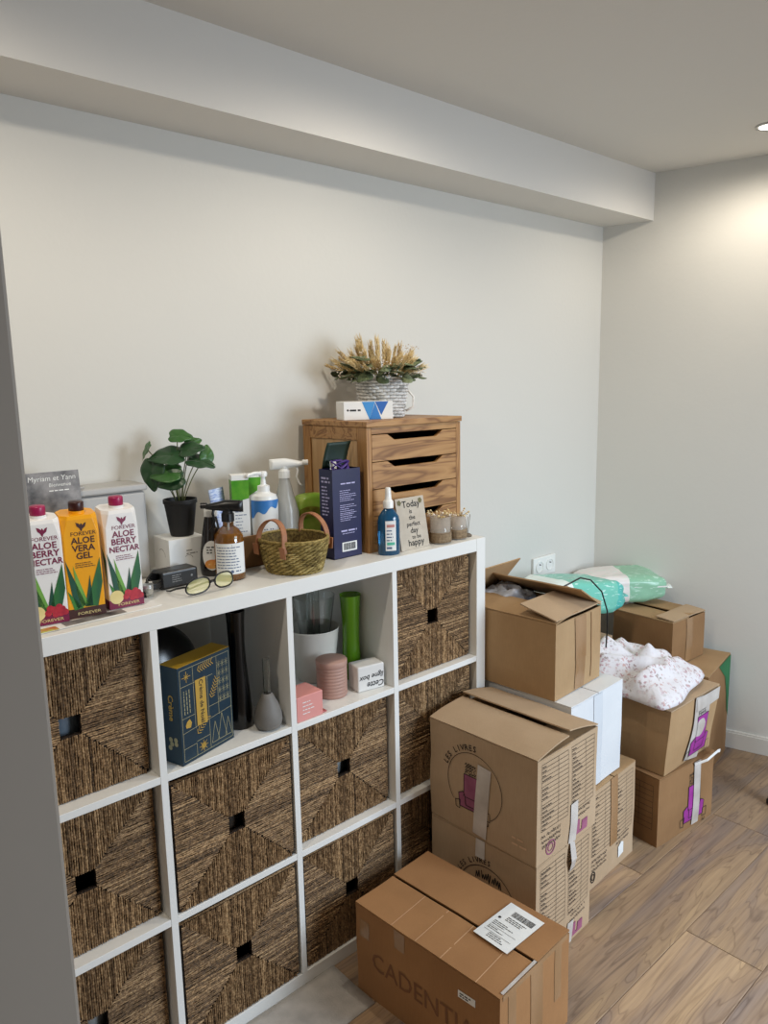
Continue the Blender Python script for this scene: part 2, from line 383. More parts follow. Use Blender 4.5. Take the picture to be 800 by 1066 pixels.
# ------------------------------------------------------------------ shelf unit
SH = 1.117
sh = thing('cube_shelf', 'large white open cube shelf unit, four compartments wide, standing against the wall', 'shelf', (0, 0, 0))
XD = [(.039, .374), (.391, .726), (.743, 1.078), (1.095, 1.43)]; ZD = [(.039, .374), (.391, .726), (.743, 1.078)]
D = .39
MB().box(.039, 1.43, 0, D, 1.078, SH).build('top_panel', M_white, sh, bevel=.0012)
MB().box(.039, 1.43, 0, D, 0, .039).build('bottom_panel', M_white, sh, bevel=.0012)
MB().box(0, .0385, 0, D, 0, SH).build('side_panel', M_white, sh, bevel=.0012)
MB().box(1.4305, 1.47, 0, D, 0, SH).build('side_panel', M_white, sh, bevel=.0012)
for x in (.374, .726, 1.078): MB().box(x, x+.017, .0, D, .039, 1.078).build('divider', M_white, sh, bevel=.0008)
for z in (.374, .726):
    for a, c in XD: MB().box(a, c, .0006, D, z, z+.017).build('shelf_board', M_white, sh, bevel=.0008)

# ------------------------------------------------------------------ seagrass baskets
M_grass = attr_mat('seagrass', '#2e2115', '#c6a276', .6, mid='#7a5e40', bump=.5, bscale=210)
M_grassgap = attr_mat('seagrass_gap_shade', '#1c120b', '#6b4c30', .7, bump=.8, bscale=300)
def basket(seed, label):
    rnd = random.Random(seed)
    t = thing('seagrass_basket', label, 'basket', (0, 0, 0), group='seagrass storage baskets in the shelf')
    W = .322; h = W/2; hole = .0215; pit = .0050
    g = MB()
    def strand(p0, p1, seed_):
        p0 = Vector(p0); p1 = Vector(p1); L = (p1-p0).length
        if L < .004: return
        k = max(2, int(L/.0055)); d = (p1-p0)/L; side = Vector((d.z, 0, -d.x))
        g.tone = min(1, max(0, rnd.gauss(.52, .13))); ph = rnd.random()*6; wob = rnd.uniform(.0003, .0009); dep = rnd.uniform(0, .0016)
        rad = rnd.uniform(.0019, .0026); pts = []
        for i in range(k+1):
            s = i/k*L
            pts.append(p0+d*s+side*wob*math.sin(s*60+ph)+Vector((0, -dep-.0007*math.sin(s*430+ph*3), 0)))
        n = 5; vs_ = []; fs = []
        for i, p in enumerate(pts):
            tw = i*.9+ph
            for j in range(n):
                an = PI*j/(n-1); rj = rad*(1+.28*math.sin(tw+j*1.7))
                vs_.append(p+side*math.cos(an)*rj+Vector((0, -math.sin(an)*rj, 0)))
        for i in range(len(pts)-1):
            for j in range(n-1): fs.append((i*n+j, i*n+j+1, (i+1)*n+j+1, (i+1)*n+j))
        g.add(vs_, fs)
    m = int(W/pit)
    for i in range(m):
        c = -h+(i+.5)*pit; lim = max(abs(c), hole)
        jt = lambda: rnd.uniform(-.002, .003) if lim > hole+.001 else rnd.uniform(0, .0012)
        strand((c, -.004, lim+jt()), (c, -.004, h-.001), i)
        strand((c, -.004, -lim-jt()), (c, -.004, -h+.001), i)
        strand((lim+jt(), -.004, c), (h-.001, -.004, c), i)
        strand((-lim-jt(), -.004, c), (-h+.001, -.004, c), i)
    wv = g.build('woven_front', M_grass, t, smooth=True, tone=True); wv.location = (0, 0, h)
    # carcass: open-topped box with handle hole through the front wall
    c = MB(); c.tone = .02; T = .008; dp = .355  # near-black carcass colour stands in for shade between the strands
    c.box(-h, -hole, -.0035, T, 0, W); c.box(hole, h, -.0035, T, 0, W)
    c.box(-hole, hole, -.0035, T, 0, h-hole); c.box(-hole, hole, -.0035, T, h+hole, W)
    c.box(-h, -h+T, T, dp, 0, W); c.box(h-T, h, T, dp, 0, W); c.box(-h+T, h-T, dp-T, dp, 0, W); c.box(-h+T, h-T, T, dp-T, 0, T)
    c.build('basket_body', M_grassgap, t, bevel=.002, tone=True)
    # side walls: wrapped strands
    for sx in (-1, 1):
        s2 = MB()
        for i in range(60):
            s2.tone = min(1, max(0, rnd.gauss(.45, .2))); z = (i+.5)*W/60
            s2.tube([(sx*(h+.0005), .004+k*.0583, z+.001*math.sin(k+i)) for k in range(7)], .0024, 4)
        s2.build('woven_side', M_grass, t, tone=True)
    r = MB(); r.tone = .45
    pts = [(-h, -.001, W), (h, -.001, W), (h, dp-.004, W), (-h, dp-.004, W)]
    for a, b_ in zip(pts, pts[1:]+pts[:1]):
        r.tone = rnd.uniform(.3, .7); r.tube([a, b_], .0035, 6)
    r.build('rim', M_grass, t, tone=True, smooth=True)
    return t
cx = [(a+b_)/2 for a, b_ in XD]; zb = [a+.0 for a, b_ in ZD]
place = [  # col,row,y,label,prototype
 (0, 2, .045, 'seagrass basket in the top row at the far left, below the drink cartons', 0), (3, 2, .034, 'seagrass basket in the top row at the right, below the wooden drawers', 1),
 (0, 1, .040, 'seagrass basket in the middle row at the far left, dark handle hole', 1), (1, 1, .010, 'seagrass basket directly under the blue and gold box', 0),
 (2, 1, .034, 'seagrass basket directly under the pink box and the green vase', 0), (3, 1, .030, 'seagrass basket in the middle row at the right, beside the printed carton', 1),
 (0, 0, .045, 'seagrass basket in the bottom row at the far left, cut by the frame', 0), (1, 0, .010, 'seagrass basket in the bottom row, second compartment from the left', 1),
 (2, 0, .014, 'seagrass basket in the bottom row left of the brown parcel', 1), (3, 0, .034, 'seagrass basket in the bottom row at the right, hidden mostly by cartons', 0)]
protos = {}
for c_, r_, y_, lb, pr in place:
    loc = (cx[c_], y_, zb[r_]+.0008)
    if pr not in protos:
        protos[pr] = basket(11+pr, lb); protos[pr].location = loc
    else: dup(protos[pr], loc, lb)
# what shows through a few handle holes
def stuffing(x, y, z, m, label, name, cat):
    b = MB(); b.sheet(lambda u, v: (x-.07+.14*u, y+.03+.012*math.sin(u*9)+.006*math.sin(v*7), z+.010+.24*v), 14, 8, th=.002)
    tag(b.build(name, m, smooth=True), label, cat)
stuffing(cx[0], .045+.01, zb[2], mat('grey_blue_film', '#8a97a3', .3, c2='#6c7884', scale=20, bump=.3), 'grey blue plastic bag inside the upper left basket', 'plastic_bag', 'bag')
stuffing(cx[2], .034+.01, zb[1], mat('pale_sheet', '#9fa3a0', .6, c2='#55585a', scale=30), 'pale grey folded sheet inside the basket under the pink box', 'folded_sheet', 'paper')
stuffing(cx[0], .045+.01, zb[0], mat('pale_cloth', '#b9b9b4', .7, c2='#8b8b88', scale=20), 'pale cloth inside the lower left basket', 'folded_cloth', 'cloth')
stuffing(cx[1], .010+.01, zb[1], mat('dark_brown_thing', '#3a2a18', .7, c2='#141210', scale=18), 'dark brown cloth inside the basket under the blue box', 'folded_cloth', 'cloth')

#SECTION2
# ------------------------------------------------------------------ cartons on the floor
M_in = mat('cardboard_inside', '#7d5f40', .9, c2='#8b6b49', scale=12, bump=.05)
def carton(name, label, loc, rz, w_, d, h, m, bulge=.003, lean=(0, 0), t_=.004, seed=1, inner=True, group='stacked moving cartons', taper=0):
    """open-topped carton body; local origin = front-left bottom corner; front face looks to -y"""
    t = thing(name, label, 'box', loc, rz, group)
    rnd = random.Random(seed); K = 8
    dent = [rnd.uniform(-.0012, .0012) for _ in range(400)]
    def warp(v):
        u, q, s = v.x/w_, v.y/d, v.z/h
        sx = math.sin(PI*min(1, max(0, u))); sy = math.sin(PI*min(1, max(0, q))); sz = math.sin(PI*min(1, max(0, s)))
        x = v.x+(2*u-1)*bulge*sy*sz+lean[0]*v.z; y = v.y+(2*q-1)*bulge*sx*sz+lean[1]*v.z
        n_ = noise.noise(Vector((v.x*9+seed*7, v.y*9, v.z*9)))*.0022
        if taper: x += (w_/2-x)*taper*(1-s); y += (d/2-y)*taper*(1-s)
        return Vector((x+n_*(2*u-1), y+n_*(2*q-1), v.z))
    mb = MB()
    ring = [(w_*i/K, 0) for i in range(K)]+[(w_, d*i/K) for i in range(K)]+[(w_-w_*i/K, d) for i in range(K)]+[(0, d-d*i/K) for i in range(K)]
    n = len(ring)
    def inset(p): return (min(max(p[0], t_), w_-t_), min(max(p[1], t_), d-t_))
    vs_ = []
    for k in range(K+1): vs_ += [(x, y, h*k/K) for x, y in ring]
    for k in range(K+1): vs_ += [(*inset(p), max(t_, h*(K-k)/K)) for p in ring]
    fs = []
    for k in range(2*K+1):
        for i in range(n):
            j = (i+1) % n; fs.append((k*n+i, k*n+j, (k+1)*n+j, (k+1)*n+i))
    fs += [tuple(reversed(range(n))), tuple(range((2*K+1)*n, (2*K+2)*n))]
    mb.add(vs_, fs); mb.build('carton_body', m, t, warp=warp)
    return t, warp
def flap(t, warp, m, side, w_, d, h, L, ang, name='flap', inset=(0, 0), z=.0, curl=.0, th=.004, lift=.001, s0=0, s1=1, taper=.0):
    """flap hinged on side 'l','r','f','b'; ang = degrees above horizontal, measured inward (0 = closed, 90 = upright, >90 leaning out)"""
    ca, sa = math.cos(math.radians(ang)), math.sin(math.radians(ang))
    def fn(u, v):
        q = v*L; zz = h+lift+z+sa*q+curl*math.sin(v*PI/1.2); inn = ca*q
        s = s0+(s1-s0)*u; s = s+(0.5-s)*taper*v
        if side == 'l': return (inn, d*(1-s), zz)
        if side == 'r': return (w_-inn, d*s, zz)
        if side == 'f': return (w_*s, inn, zz)
        return (w_*(1-s), d-inn, zz)
    mb = MB()
    def f2(u, v):
        p = Vector(fn(u, v)); q = warp(Vector((p.x, p.y, min(p.z, h)))); return Vector((q.x, q.y, p.z+.0015*noise.noise(p*12)))
    mb.sheet(f2, 10, 8, th=-th)
    return mb.build(name, m, t)
def strip(M, pts, wd, e=.0012, th=0, n=3):
    """tape laid along 2-D polyline pts in frame M; points may carry a third value = extra height"""
    mb = MB(); P = [Vector((*p[:2], 0)) for p in pts]; vs_ = []
    full = []
    for a, b_ in zip(pts, pts[1:]):
        for k in range(6):
            s = k/6; full.append([a[i]+(b_[i]-a[i])*s for i in range(2)]+[(a[2] if len(a) > 2 else 0)*(1-s)+(b_[2] if len(b_) > 2 else 0)*s])
    full.append([pts[-1][0], pts[-1][1], pts[-1][2] if len(pts[-1]) > 2 else 0])
    for k, p in enumerate(full):
        a = Vector(full[max(k-1, 0)][:2]); b_ = Vector(full[min(k+1, len(full)-1)][:2]); d = (b_-a).normalized(); nn = Vector((-d.y, d.x))
        for j in range(n+1):
            q = Vector(p[:2])+nn*wd*(j/n-.5); vs_.append((q.x, q.y, e+p[2]))
    W = n+1
    fs = [(k*W+j, (k+1)*W+j, (k+1)*W+j+1, k*W+j+1) for k in range(len(full)-1) for j in range(n)]
    mb.add(vs_, fs, M); return mb
M_inkp = mat('faded_print_ink', '#4a4038', .8, bump=.01)
def table(mb, M, x, y, wd, hh, rows, rnd, cols=(0, .62, 1), slant=0):
    """printed check table: grid lines plus illegible row headings"""
    for k in range(rows+1): mb.line(M, (x, y-hh*k/rows), (x+wd, y-hh*k/rows+slant), .0011)
    for c in cols: mb.line(M, (x+wd*c, y), (x+wd*c, y-hh), .0010)
    for k in range(rows):
        if rnd.random() < .85:
            xx = x+.004; n_ = rnd.randint(2, 5); ph = y-hh*(k+.78)/rows
            for i in range(n_):
                l = rnd.uniform(.003, .009)
                if xx+l > x+wd*.58: break
                mb.box(xx, xx+l, ph, ph+hh/rows*.24, .0006, .0008, M); xx += l+.0022
def squiggle(mb, M, x, y, wd, hh, rnd, lw=.0016, words=1):
    """an illegible handwritten-looking stroke"""
    k = max(6, int(wd/.004)); p0 = None
    for i in range(k+1):
        p = (x+wd*i/k+rnd.uniform(-.001, .001), y+(hh/2 if i % 2 else -hh/2)*rnd.uniform(.3, 1))
        if p0 and rnd.random() < .9: mb.line(M, p0, p, lw)
        p0 = p
def armchair(t, M, s, mi, mo, warp, x, y):
    """pink armchair line drawing, lower left at (x,y), height about s"""
    b = MB()
    P = lambda pts: [(x+a*s, y+c*s) for a, c in pts]
    b.poly(M, P([(.22, .38), (.22, .98), (.72, .98), (.72, .38)]), .0009)
    b.poly(M, P([(.08, .08), (.05, .42), (.2, .5), (.26, .38), (.7, .38), (.76, .5), (.9, .42), (.87, .08)]), .0007)
    b.build('printed_armchair', mi, t, warp=warp)
    o_ = MB()
    for pl in ([(.22, .38), (.22, .98), (.72, .98), (.72, .38)], [(.08, .08), (.05, .42), (.2, .5), (.26, .38), (.7, .38), (.76, .5), (.9, .42), (.87, .08), (.08, .08)],
               [(.26, .38), (.28, .16), (.68, .16), (.7, .38)], [(-.04, .02), (-.06, .2), (.1, .24), (.08, .0), (-.04, .02)], [(.86, .0), (.86, .22), (1.02, .22), (1.02, 0), (.86, 0)],
               [(.9, -.04), (.9, -.12), (.98, -.12), (.98, -.04)]):
        q = P(pl)
        for a, c in zip(q, q[1:]): o_.line(M, a, c, .0022, .0013)
    rn = random.Random(3)
    for k in range(4): squiggle(o_, M, x+s*.25, y+s*(1.04+.07*k), s*.34, s*.09, rn, .0022)
    o_.build('printed_outline', mo, t, warp=warp)
def deco_warp(w_): return lambda v: w_(v)

# --- brown parcel in front
A_ = dict(w_=.285, d=.462, h=.25)
tA, wA = carton('parcel_box', 'large orange-brown parcel with a white shipping label on top, lowest and nearest on the floor', (.860, -.563, 0), math.radians(3.2), A_['w_'], A_['d'], A_['h'], M_cbA, .002, seed=2, group=None)
flap(tA, wA, M_cbA, 'l', A_['w_'], A_['d'], A_['h'], .1395, 0, lift=.0012)
flap(tA, wA, M_cbA, 'r', A_['w_'], A_['d'], A_['h'], .1395, .0, lift=.0045)
MA = top(0, 0, .256)
for y_ in (.07, .175, .255, .335): lab(strip(MA, [(.0, y_-.002), (.139, y_+.006)], .0022, e=-.0003).build('score_line', mat('worn_edge', '#c9a07a', .7, bump=.05), tA), 'pale worn crease across the flap')
# taped end (camera-right end, -y face) and edges
MF = front(0, 0, 0)
strip(MF, [(.01, .249), (.275, .249)], .014).build('edge_tape', M_tapebr, tA, warp=wA)
strip(MF, [(.1425, .02), (.1425, .25)], .05).build('parcel_tape', M_tapebr, tA, warp=wA)
strip(MF, [(.045, .02), (.045, .25)], .03, .0010).build('parcel_tape', M_tapebr, tA, warp=wA)
strip(MF, [(.235, .1), (.235, .25)], .03, .0010).build('parcel_tape', M_tapebr, tA, warp=wA)
strip(top(0, 0, .2565), [(.012, .004), (.275, .004)], .008, .0008).build('edge_tape', M_tape, tA)  # clear tape; its whitish colour carries the glints along the edge
# shipping label
lb = thing('shipping_label', 'white shipping label with barcode stuck on the orange-brown parcel', 'label', (0, 0, 0))
bpy.data.objects.remove(lb)
ML = FR((.118, .085, .2575), (math.cos(.22), math.sin(.22), 0), (-math.sin(.22), math.cos(.22), 0))
ML = FR((.112, .062, .2615), (1, 0, 0), (0, 1, 0)) @ Matrix.Rotation(math.radians(-3), 4, 'Z')
sl = MB().box(0, .148, 0, .104, 0, .0006, ML).build('shipping_label', M_paper, tA); lab(sl, 'white shipping label with barcode')
lp = MB(); rn = random.Random(8); LM = ML @ FR((.0, .104, .0006), (0, -1, 0), (1, 0, 0))
x = .03
while x < .092:
    w__ = rn.choice((.0009, .0014, .0022)); lp.box(x, x+w__, .108, .128, .0002, .0003, LM); x += w__+rn.choice((.0008, .0014))
lp.prints(LM, .030, .100, .06, 3, .006, .0022, rn); lp.prints(LM, .012, .070, .07, 3, .006, .002, rn)
for y_ in (.030, .050): lp.line(LM, (.01, y_), (.09, y_), .0008)
lp.prints(LM, .012, .046, .05, 2, .006, .002, rn); lp.text('▲', .001, LM, .0, .0); lp.disc(LM, (.014, .085), .004)
lp.prints(LM, .03, .026, .06, 3, .006, .002, rn)
lp.build('label_print', M_ink, sl)
# faded print on the long side (-x face)
MLf = left(0, .462, 0)
cp = MB(); cp.text('CADENTIA', .072, MLf, .225, .095, e=.0012, bold=.004, sx=.95)
cp.text('W', .03, MLf, .16, .045, e=.0012, sx=1.0) if 0 else None
lab(cp.build('faded_lettering', mat('faded_brown_ink', '#82593a', .85, bump=.03), tA, warp=wA), 'faded printed lettering')
stk = MB().box(.345, .395, .19, .208, .0010, .0014, MLf).build('small_sticker', M_paper, tA, warp=wA)
MB().prints(MLf, .350, .203, .036, 2, .006, .003, random.Random(3), e=.0016).build('sticker_print', M_ink, stk, warp=wA)
for a, c in ((.015, .19), (.14, .225)): strip(MLf, [(a, c), (a+.035, c)], .05, .0009).build('tape_patch', M_tapebr, tA, warp=wA)

# --- B2 lower carton and B1 upper carton 'LES LIVRES'
def printed_end(t, warp, M, w_, h, seed, pink=True, tape=True, foot=.3):
    rn = random.Random(seed); b_ = MB()
    hh = h*(1-foot)-.02; n_ = 15
    table(b_, M, .018, h-.015, w_*.42, hh, n_, rn); table(b_, M, w_*.54, h-.015, w_*.40, hh, n_, rn)
    for k in range(3): squiggle(b_, M, .02, h*foot-.012-k*.016, w_*.3, .012, rn, .0018)
    for k in range(2): squiggle(b_, M, w_*.58, h*foot-.006-k*.016, w_*.3, .011, rn, .0018)
    b_.build('printed_table', M_inkp, t, warp=warp)
    if pink:
        c_ = MB(); c_.arc(M, (w_*.22, .032), .02, 0, 2*PI, .004); c_.arc(M, (w_*.22, .032), .011, 0, 2*PI, .003)
        c_.box(w_*.62, w_*.84, .012, .02, .0005, .0007, M); c_.box(w_*.62, w_*.7, .02, .055, .0005, .0007, M); c_.box(w_*.74, w_*.84, .02, .045, .0005, .0007, M)
        c_.build('printed_symbol', M_pinkink, t, warp=warp)
def book_side(t, warp, M, w_, h, seed):
    """circle emblem, words around it and the armchair drawing"""
    r = .098; c = (w_*.45, h*.50); b_ = MB()
    b_.arc(M, c, r, PI*.95, PI*.12, .0016, .0012); b_.arc(M, c, r, PI*.12, -PI*.30, .0016, .0012); b_.arc(M, c, r, PI*.95, PI*1.22, .0016, .0012)
    s = 'LES LIVRES'; a0 = math.radians(158)
    for i, ch in enumerate(s):
        a = a0-i*math.radians(7.6)
        b_.text(ch, .024, M, c[0]+(r+.007)*math.cos(a), c[1]+(r+.007)*math.sin(a), rot=a-PI/2, e=.0012, bold=.01)
    b_.build('emblem_print', M_ink, t, warp=warp)
    armchair(t, M, .115, M_pinkink, M_ink, warp, c[0]-.062, c[1]-.085)
B = dict(w_=.278, d=.372, h=.312)
tB, wB = carton('moving_carton', 'lower tan printed carton standing on the floor behind the orange-brown parcel', (1.212, -.398, 0), math.radians(2), B['w_'], B['d'], B['h'], M_cb2, .004, seed=4)
for s_ in 'lr': flap(tB, wB, M_cb2, s_, B['w_'], B['d'], B['h'], .136, 0, lift=.0012)
printed_end(tB, wB, front(0, -.0012, 0), B['w_'], B['h'], 21)
b_ = MB(); ML2 = left(-.0012, B['d'], 0); b_.arc(ML2, (.21, .14), .1, .2, PI-.2, .0022); squiggle(b_, ML2, .17, .21, .09, .03, random.Random(2), .003)
for i, ch in enumerate('LES LIVRES'):
    a = math.radians(150)-i*math.radians(7); b_.text(ch, .022, ML2, .21+.108*math.cos(a), .14+.108*math.sin(a), rot=a-PI/2, bold=.01)
b_.build('emblem_print', M_ink, tB, warp=wB)
lab(strip(ML2, [(.185, .315), (.185, .26)], .032, .0016).build('pale_tape', M_tape, tB, warp=wB), 'whitish strip of parcel tape')
lab(strip(front(0, -.0012, 0), [(.17, .315), (.165, .30, .006), (.16, .27, .014), (.165, .235, .004)], .026, .0016).build('pale_tape', M_tape, tB), 'loose strip of pale tape')
strip(front(0, -.0012, 0), [(.16, .0), (.165, .07)], .03, .0012).build('pale_tape', M_tape, tB, warp=wB)
B1 = dict(w_=.290, d=.378, h=.300)
tB1, wB1 = carton('moving_carton', 'upper tan carton with a round emblem and pink armchair print, LES LIVRES, flaps closed', (1.208, -.400, .3200), math.radians(1.5), B1['w_'], B1['d'], B1['h'], M_cb2, .004, seed=6)
flap(tB1, wB1, M_cb2, 'l', B1['w_'], B1['d'], B1['h'], .146, 6, curl=.006)
flap(tB1, wB1, M_cb2, 'r', B1['w_'], B1['d'], B1['h'], .146, 11, curl=.004, lift=.004)
for s_ in 'fb': flap(tB1, wB1, M_cb, s_, B1['w_'], B1['d'], B1['h'], .12, -4, lift=-.004, s0=.03, s1=.97)
printed_end(tB1, wB1, front(0, -.0012, 0), B1['w_'], B1['h'], 31)
MB1l = left(-.0012, B1['d'], 0); book_side(tB1, wB1, MB1l, B1['d'], B1['h'], 2)
lab(strip(MB1l, [(.208, .222), (.200, .14), (.188, .008)], .047, .0018).build('pale_tape', M_tape, tB1, warp=wB1), 'whitish strip of tape across the armchair print')
lab(strip(front(0, -.0012, 0), [(.165, .0), (.172, .06), (.170, .12)], .036, .0016).build('pale_tape', M_tape, tB1, warp=wB1), 'pale strip of tape')
b_ = MB(); b_.prints(MB1l, .30, .06, .05, 2, .018, .006, random.Random(4)); b_.build('pale_scuff', mat('pale_scuff', '#cfae8c', .9, bump=.05), tB1, warp=wB1)

# --- C2 printed carton with white carton and open carton on top
C2 = dict(w_=.297, d=.40, h=.330)
tC2, wC2 = carton('moving_carton', 'tan printed carton on the floor under the white box', (1.597, -.312, 0), math.radians(3), C2['w_'], C2['d'], C2['h'], M_cb2, .004, seed=8)
for s_ in 'lr': flap(tC2, wC2, M_cb, s_, C2['w_'], C2['d'], C2['h'], .145, 0)
printed_end(tC2, wC2, front(0, -.0012, 0), C2['w_'], C2['h'], 41, pink=False, foot=.33)
strip(front(0, -.0012, 0), [(.15, .335), (.152, .1)], .045, .0012).build('parcel_tape', M_tapebr, tC2, warp=wC2)
b_ = MB(); b_.arc(front(0, -.0012, 0), (.03, .04), .018, 0, 2*PI, .004, sx=.7); b_.arc(front(0, -.0012, 0), (.03, .04), .010, 0, 2*PI, .003, sx=.7); b_.build('printed_symbol', M_ink, tC2, warp=wC2)
lab(MB().poly(front(0, -.0012, 0), [(.19, .03), (.225, .035), (.222, .075), (.205, .083), (.186, .07)], .0016).build('torn_tape', M_paper, tC2, warp=wC2), 'torn scrap of white tape')
CW = dict(w_=.300, d=.40, h=.300)
tW, wW = carton('white_carton', 'white cardboard box between a printed carton and the open brown box', (1.508, -.298, .3375), math.radians(2), CW['w_'], CW['d'], CW['h'], M_cbwhite, .002, seed=9, group=None)
for s_ in 'lr': flap(tW, wW, M_cbwhite, s_, CW['w_'], CW['d'], CW['h'], .148, 0)
strip(front(0, -.0008, 0), [(.15, .30), (.15, .0)], .05, .0008).build('white_tape', mat('white_tape', '#d3d8dd', .25, bump=.05, scale=30), tW, warp=wW)
C0 = dict(w_=.268, d=.39, h=.236)
tO, wO = carton('open_carton', 'open brown cardboard box with raised flaps beside the shelf, on top of the white box', (1.502, -.243, .6450), math.radians(3.5), C0['w_'], C0['d'], C0['h'], M_cb, .005, seed=10, group=None)
flap(tO, wO, M_cb, 'l', C0['w_'], C0['d'], C0['h'], .125, 4, curl=.003)
flap(tO, wO, M_cb2, 'f', C0['w_'], C0['d'], C0['h'], .130, 13, curl=.0, lift=.010)
flap(tO, wO, M_cb, 'r', C0['w_'], C0['d'], C0['h'], .15, 30)
flap(tO, wO, M_cb, 'b', C0['w_'], C0['d'], C0['h'], .135, 52)
MFo = front(0, -.001, 0)
strip(MFo, [(.135, .234), (.135, .10)], .062, .0012).build('parcel_tape', M_tapebr, tO, warp=wO)
strip(MFo, [(.135, .10), (.137, .003)], .055, .0010).build('parcel_tape', M_tapebr, tO, warp=wO)
strip(MFo, [(.20, .232), (.203, .02)], .004, .0010).build('crease', M_cbdark, tO, warp=wO)
# things inside the open carton
def crumple(name, label, cat, loc, sx, sy, sz, m, seed, amp=.25, fr=1.6, rot=0, group=None):
    mb = MB(); nu, nv = 40, 26
    def fn(u, v):
        a = 2*PI*u; b = -PI/2+PI*v; c = math.copysign(abs(math.cos(b))**.6, math.cos(b))
        p = Vector((math.copysign(abs(math.cos(a))**.6, math.cos(a))*c, math.copysign(abs(math.sin(a))**.6, math.sin(a))*c, math.sin(b)))
        q = 1+amp*noise.noise(p*fr+Vector((seed*3.1, 0, 0)))+amp*.4*noise.noise(p*fr*3+Vector((0, seed*5.1, 0)))
        return (p.x*q*sx/2, p.y*q*sy/2, max(-1, p.z*q)*sz/2+sz/2)
    mb.sheet(fn, nu, nv)
    o = mb.build(name, m, smooth=True); o.location = loc; o.rotation_euler = (0, 0, rot); return tag(o, label, cat, group)
crumple('plastic_bag', 'dark grey crumpled plastic bag inside the open brown box', 'bag', (1.60, .0, .652), .2, .3, .232, mat('dark_film', '#3c3d42', .3, c2='#26262a', scale=20, bump=.4), 3)
crumple('paper_wad', 'white and blue crumpled packaging sticking out of the open box', 'packaging', (1.655, .06, .79), .13, .16, .125, mat('white_blue_film', '#d6dbe6', .3, c2='#a8aebb', scale=18, bump=.5), 5, .35, 2.2)
cbl = MB(); rn = random.Random(6)
tag(cbl.tube([(1.70, -.05, .885), (1.76, -.10, .925), (1.84, -.10, .935), (1.92, -.09, .91), (1.975, -.10, .86), (1.99, -.115, .79), (1.985, -.12, .72), (1.98, -.12, .66)], .0028, 6).build('cable', M_black, smooth=True), 'thin black cable arching out of the open box over the turquoise pack', 'cable')

# --- D stack: two cartons with magenta print, floral pillow
D2 = dict(w_=.335, d=.36, h=.248)
tD2, wD2 = carton('moving_carton', 'lowest carton of the far stack, magenta armchair print, below the floral bundle', (1.968, -.345, 0), math.radians(-6), D2['w_'], D2['d'], D2['h'], M_cbdark, .004, seed=12)
for s_ in 'fb': flap(tD2, wD2, M_cbdark, s_, D2['w_'], D2['d'], D2['h'], .17, 0)
MD = front(0, -.0012, 0)
armchair(tD2, MD, .15, M_magenta, M_ink, wD2, .14, .02)
lab(strip(MD, [(.225, .25), (.222, .01)], .042, .0024).build('pale_tape', M_tape, tD2, warp=wD2), 'whitish vertical strip of tape')
b_ = MB(); rn = random.Random(5); MDl = left(-.0012, D2['d'], 0); table(b_, MDl, .19, .22, .15, .16, 8, rn, (0, .3, .65, 1)); b_.build('printed_table', M_ink, tD2, warp=wD2)
lab(strip(MD, [(.20, .245, .004), (.235, .262, .03), (.30, .275, .03), (.315, .272, .03)], .012, .002).build('torn_tape', M_paper, tD2), 'torn curl of white tape')
D1 = dict(w_=.345, d=.36, h=.235)
tD1, wD1 = carton('moving_carton', 'bulging carton with magenta print directly under the floral bundle', (1.982, -.358, .2560), math.radians(-1), D1['w_'], D1['d'], D1['h'], M_cb, .010, seed=14, lean=(.03, -.03), taper=.06)
lab(strip(MD, [(.215, .236), (.205, .15), (.19, .06), (.18, .005)], .11, .0045, n=8).build('pale_tape', M_tape, tD1, warp=wD1), 'wide band of pale tape')
armchair(tD1, front(0, -.0065, 0), .16, M_magenta, M_ink, wD1, .14, .012)
lab(strip(MD, [(.25, .2362), (.25, .19)], .17, .0060, n=8).build('torn_film', M_tape, tD1, warp=wD1), 'pale torn film over the top edge')
for s_ in 'fb': flap(tD1, wD1, M_cb2, s_, D1['w_'], D1['d'], D1['h'], .17, 0)
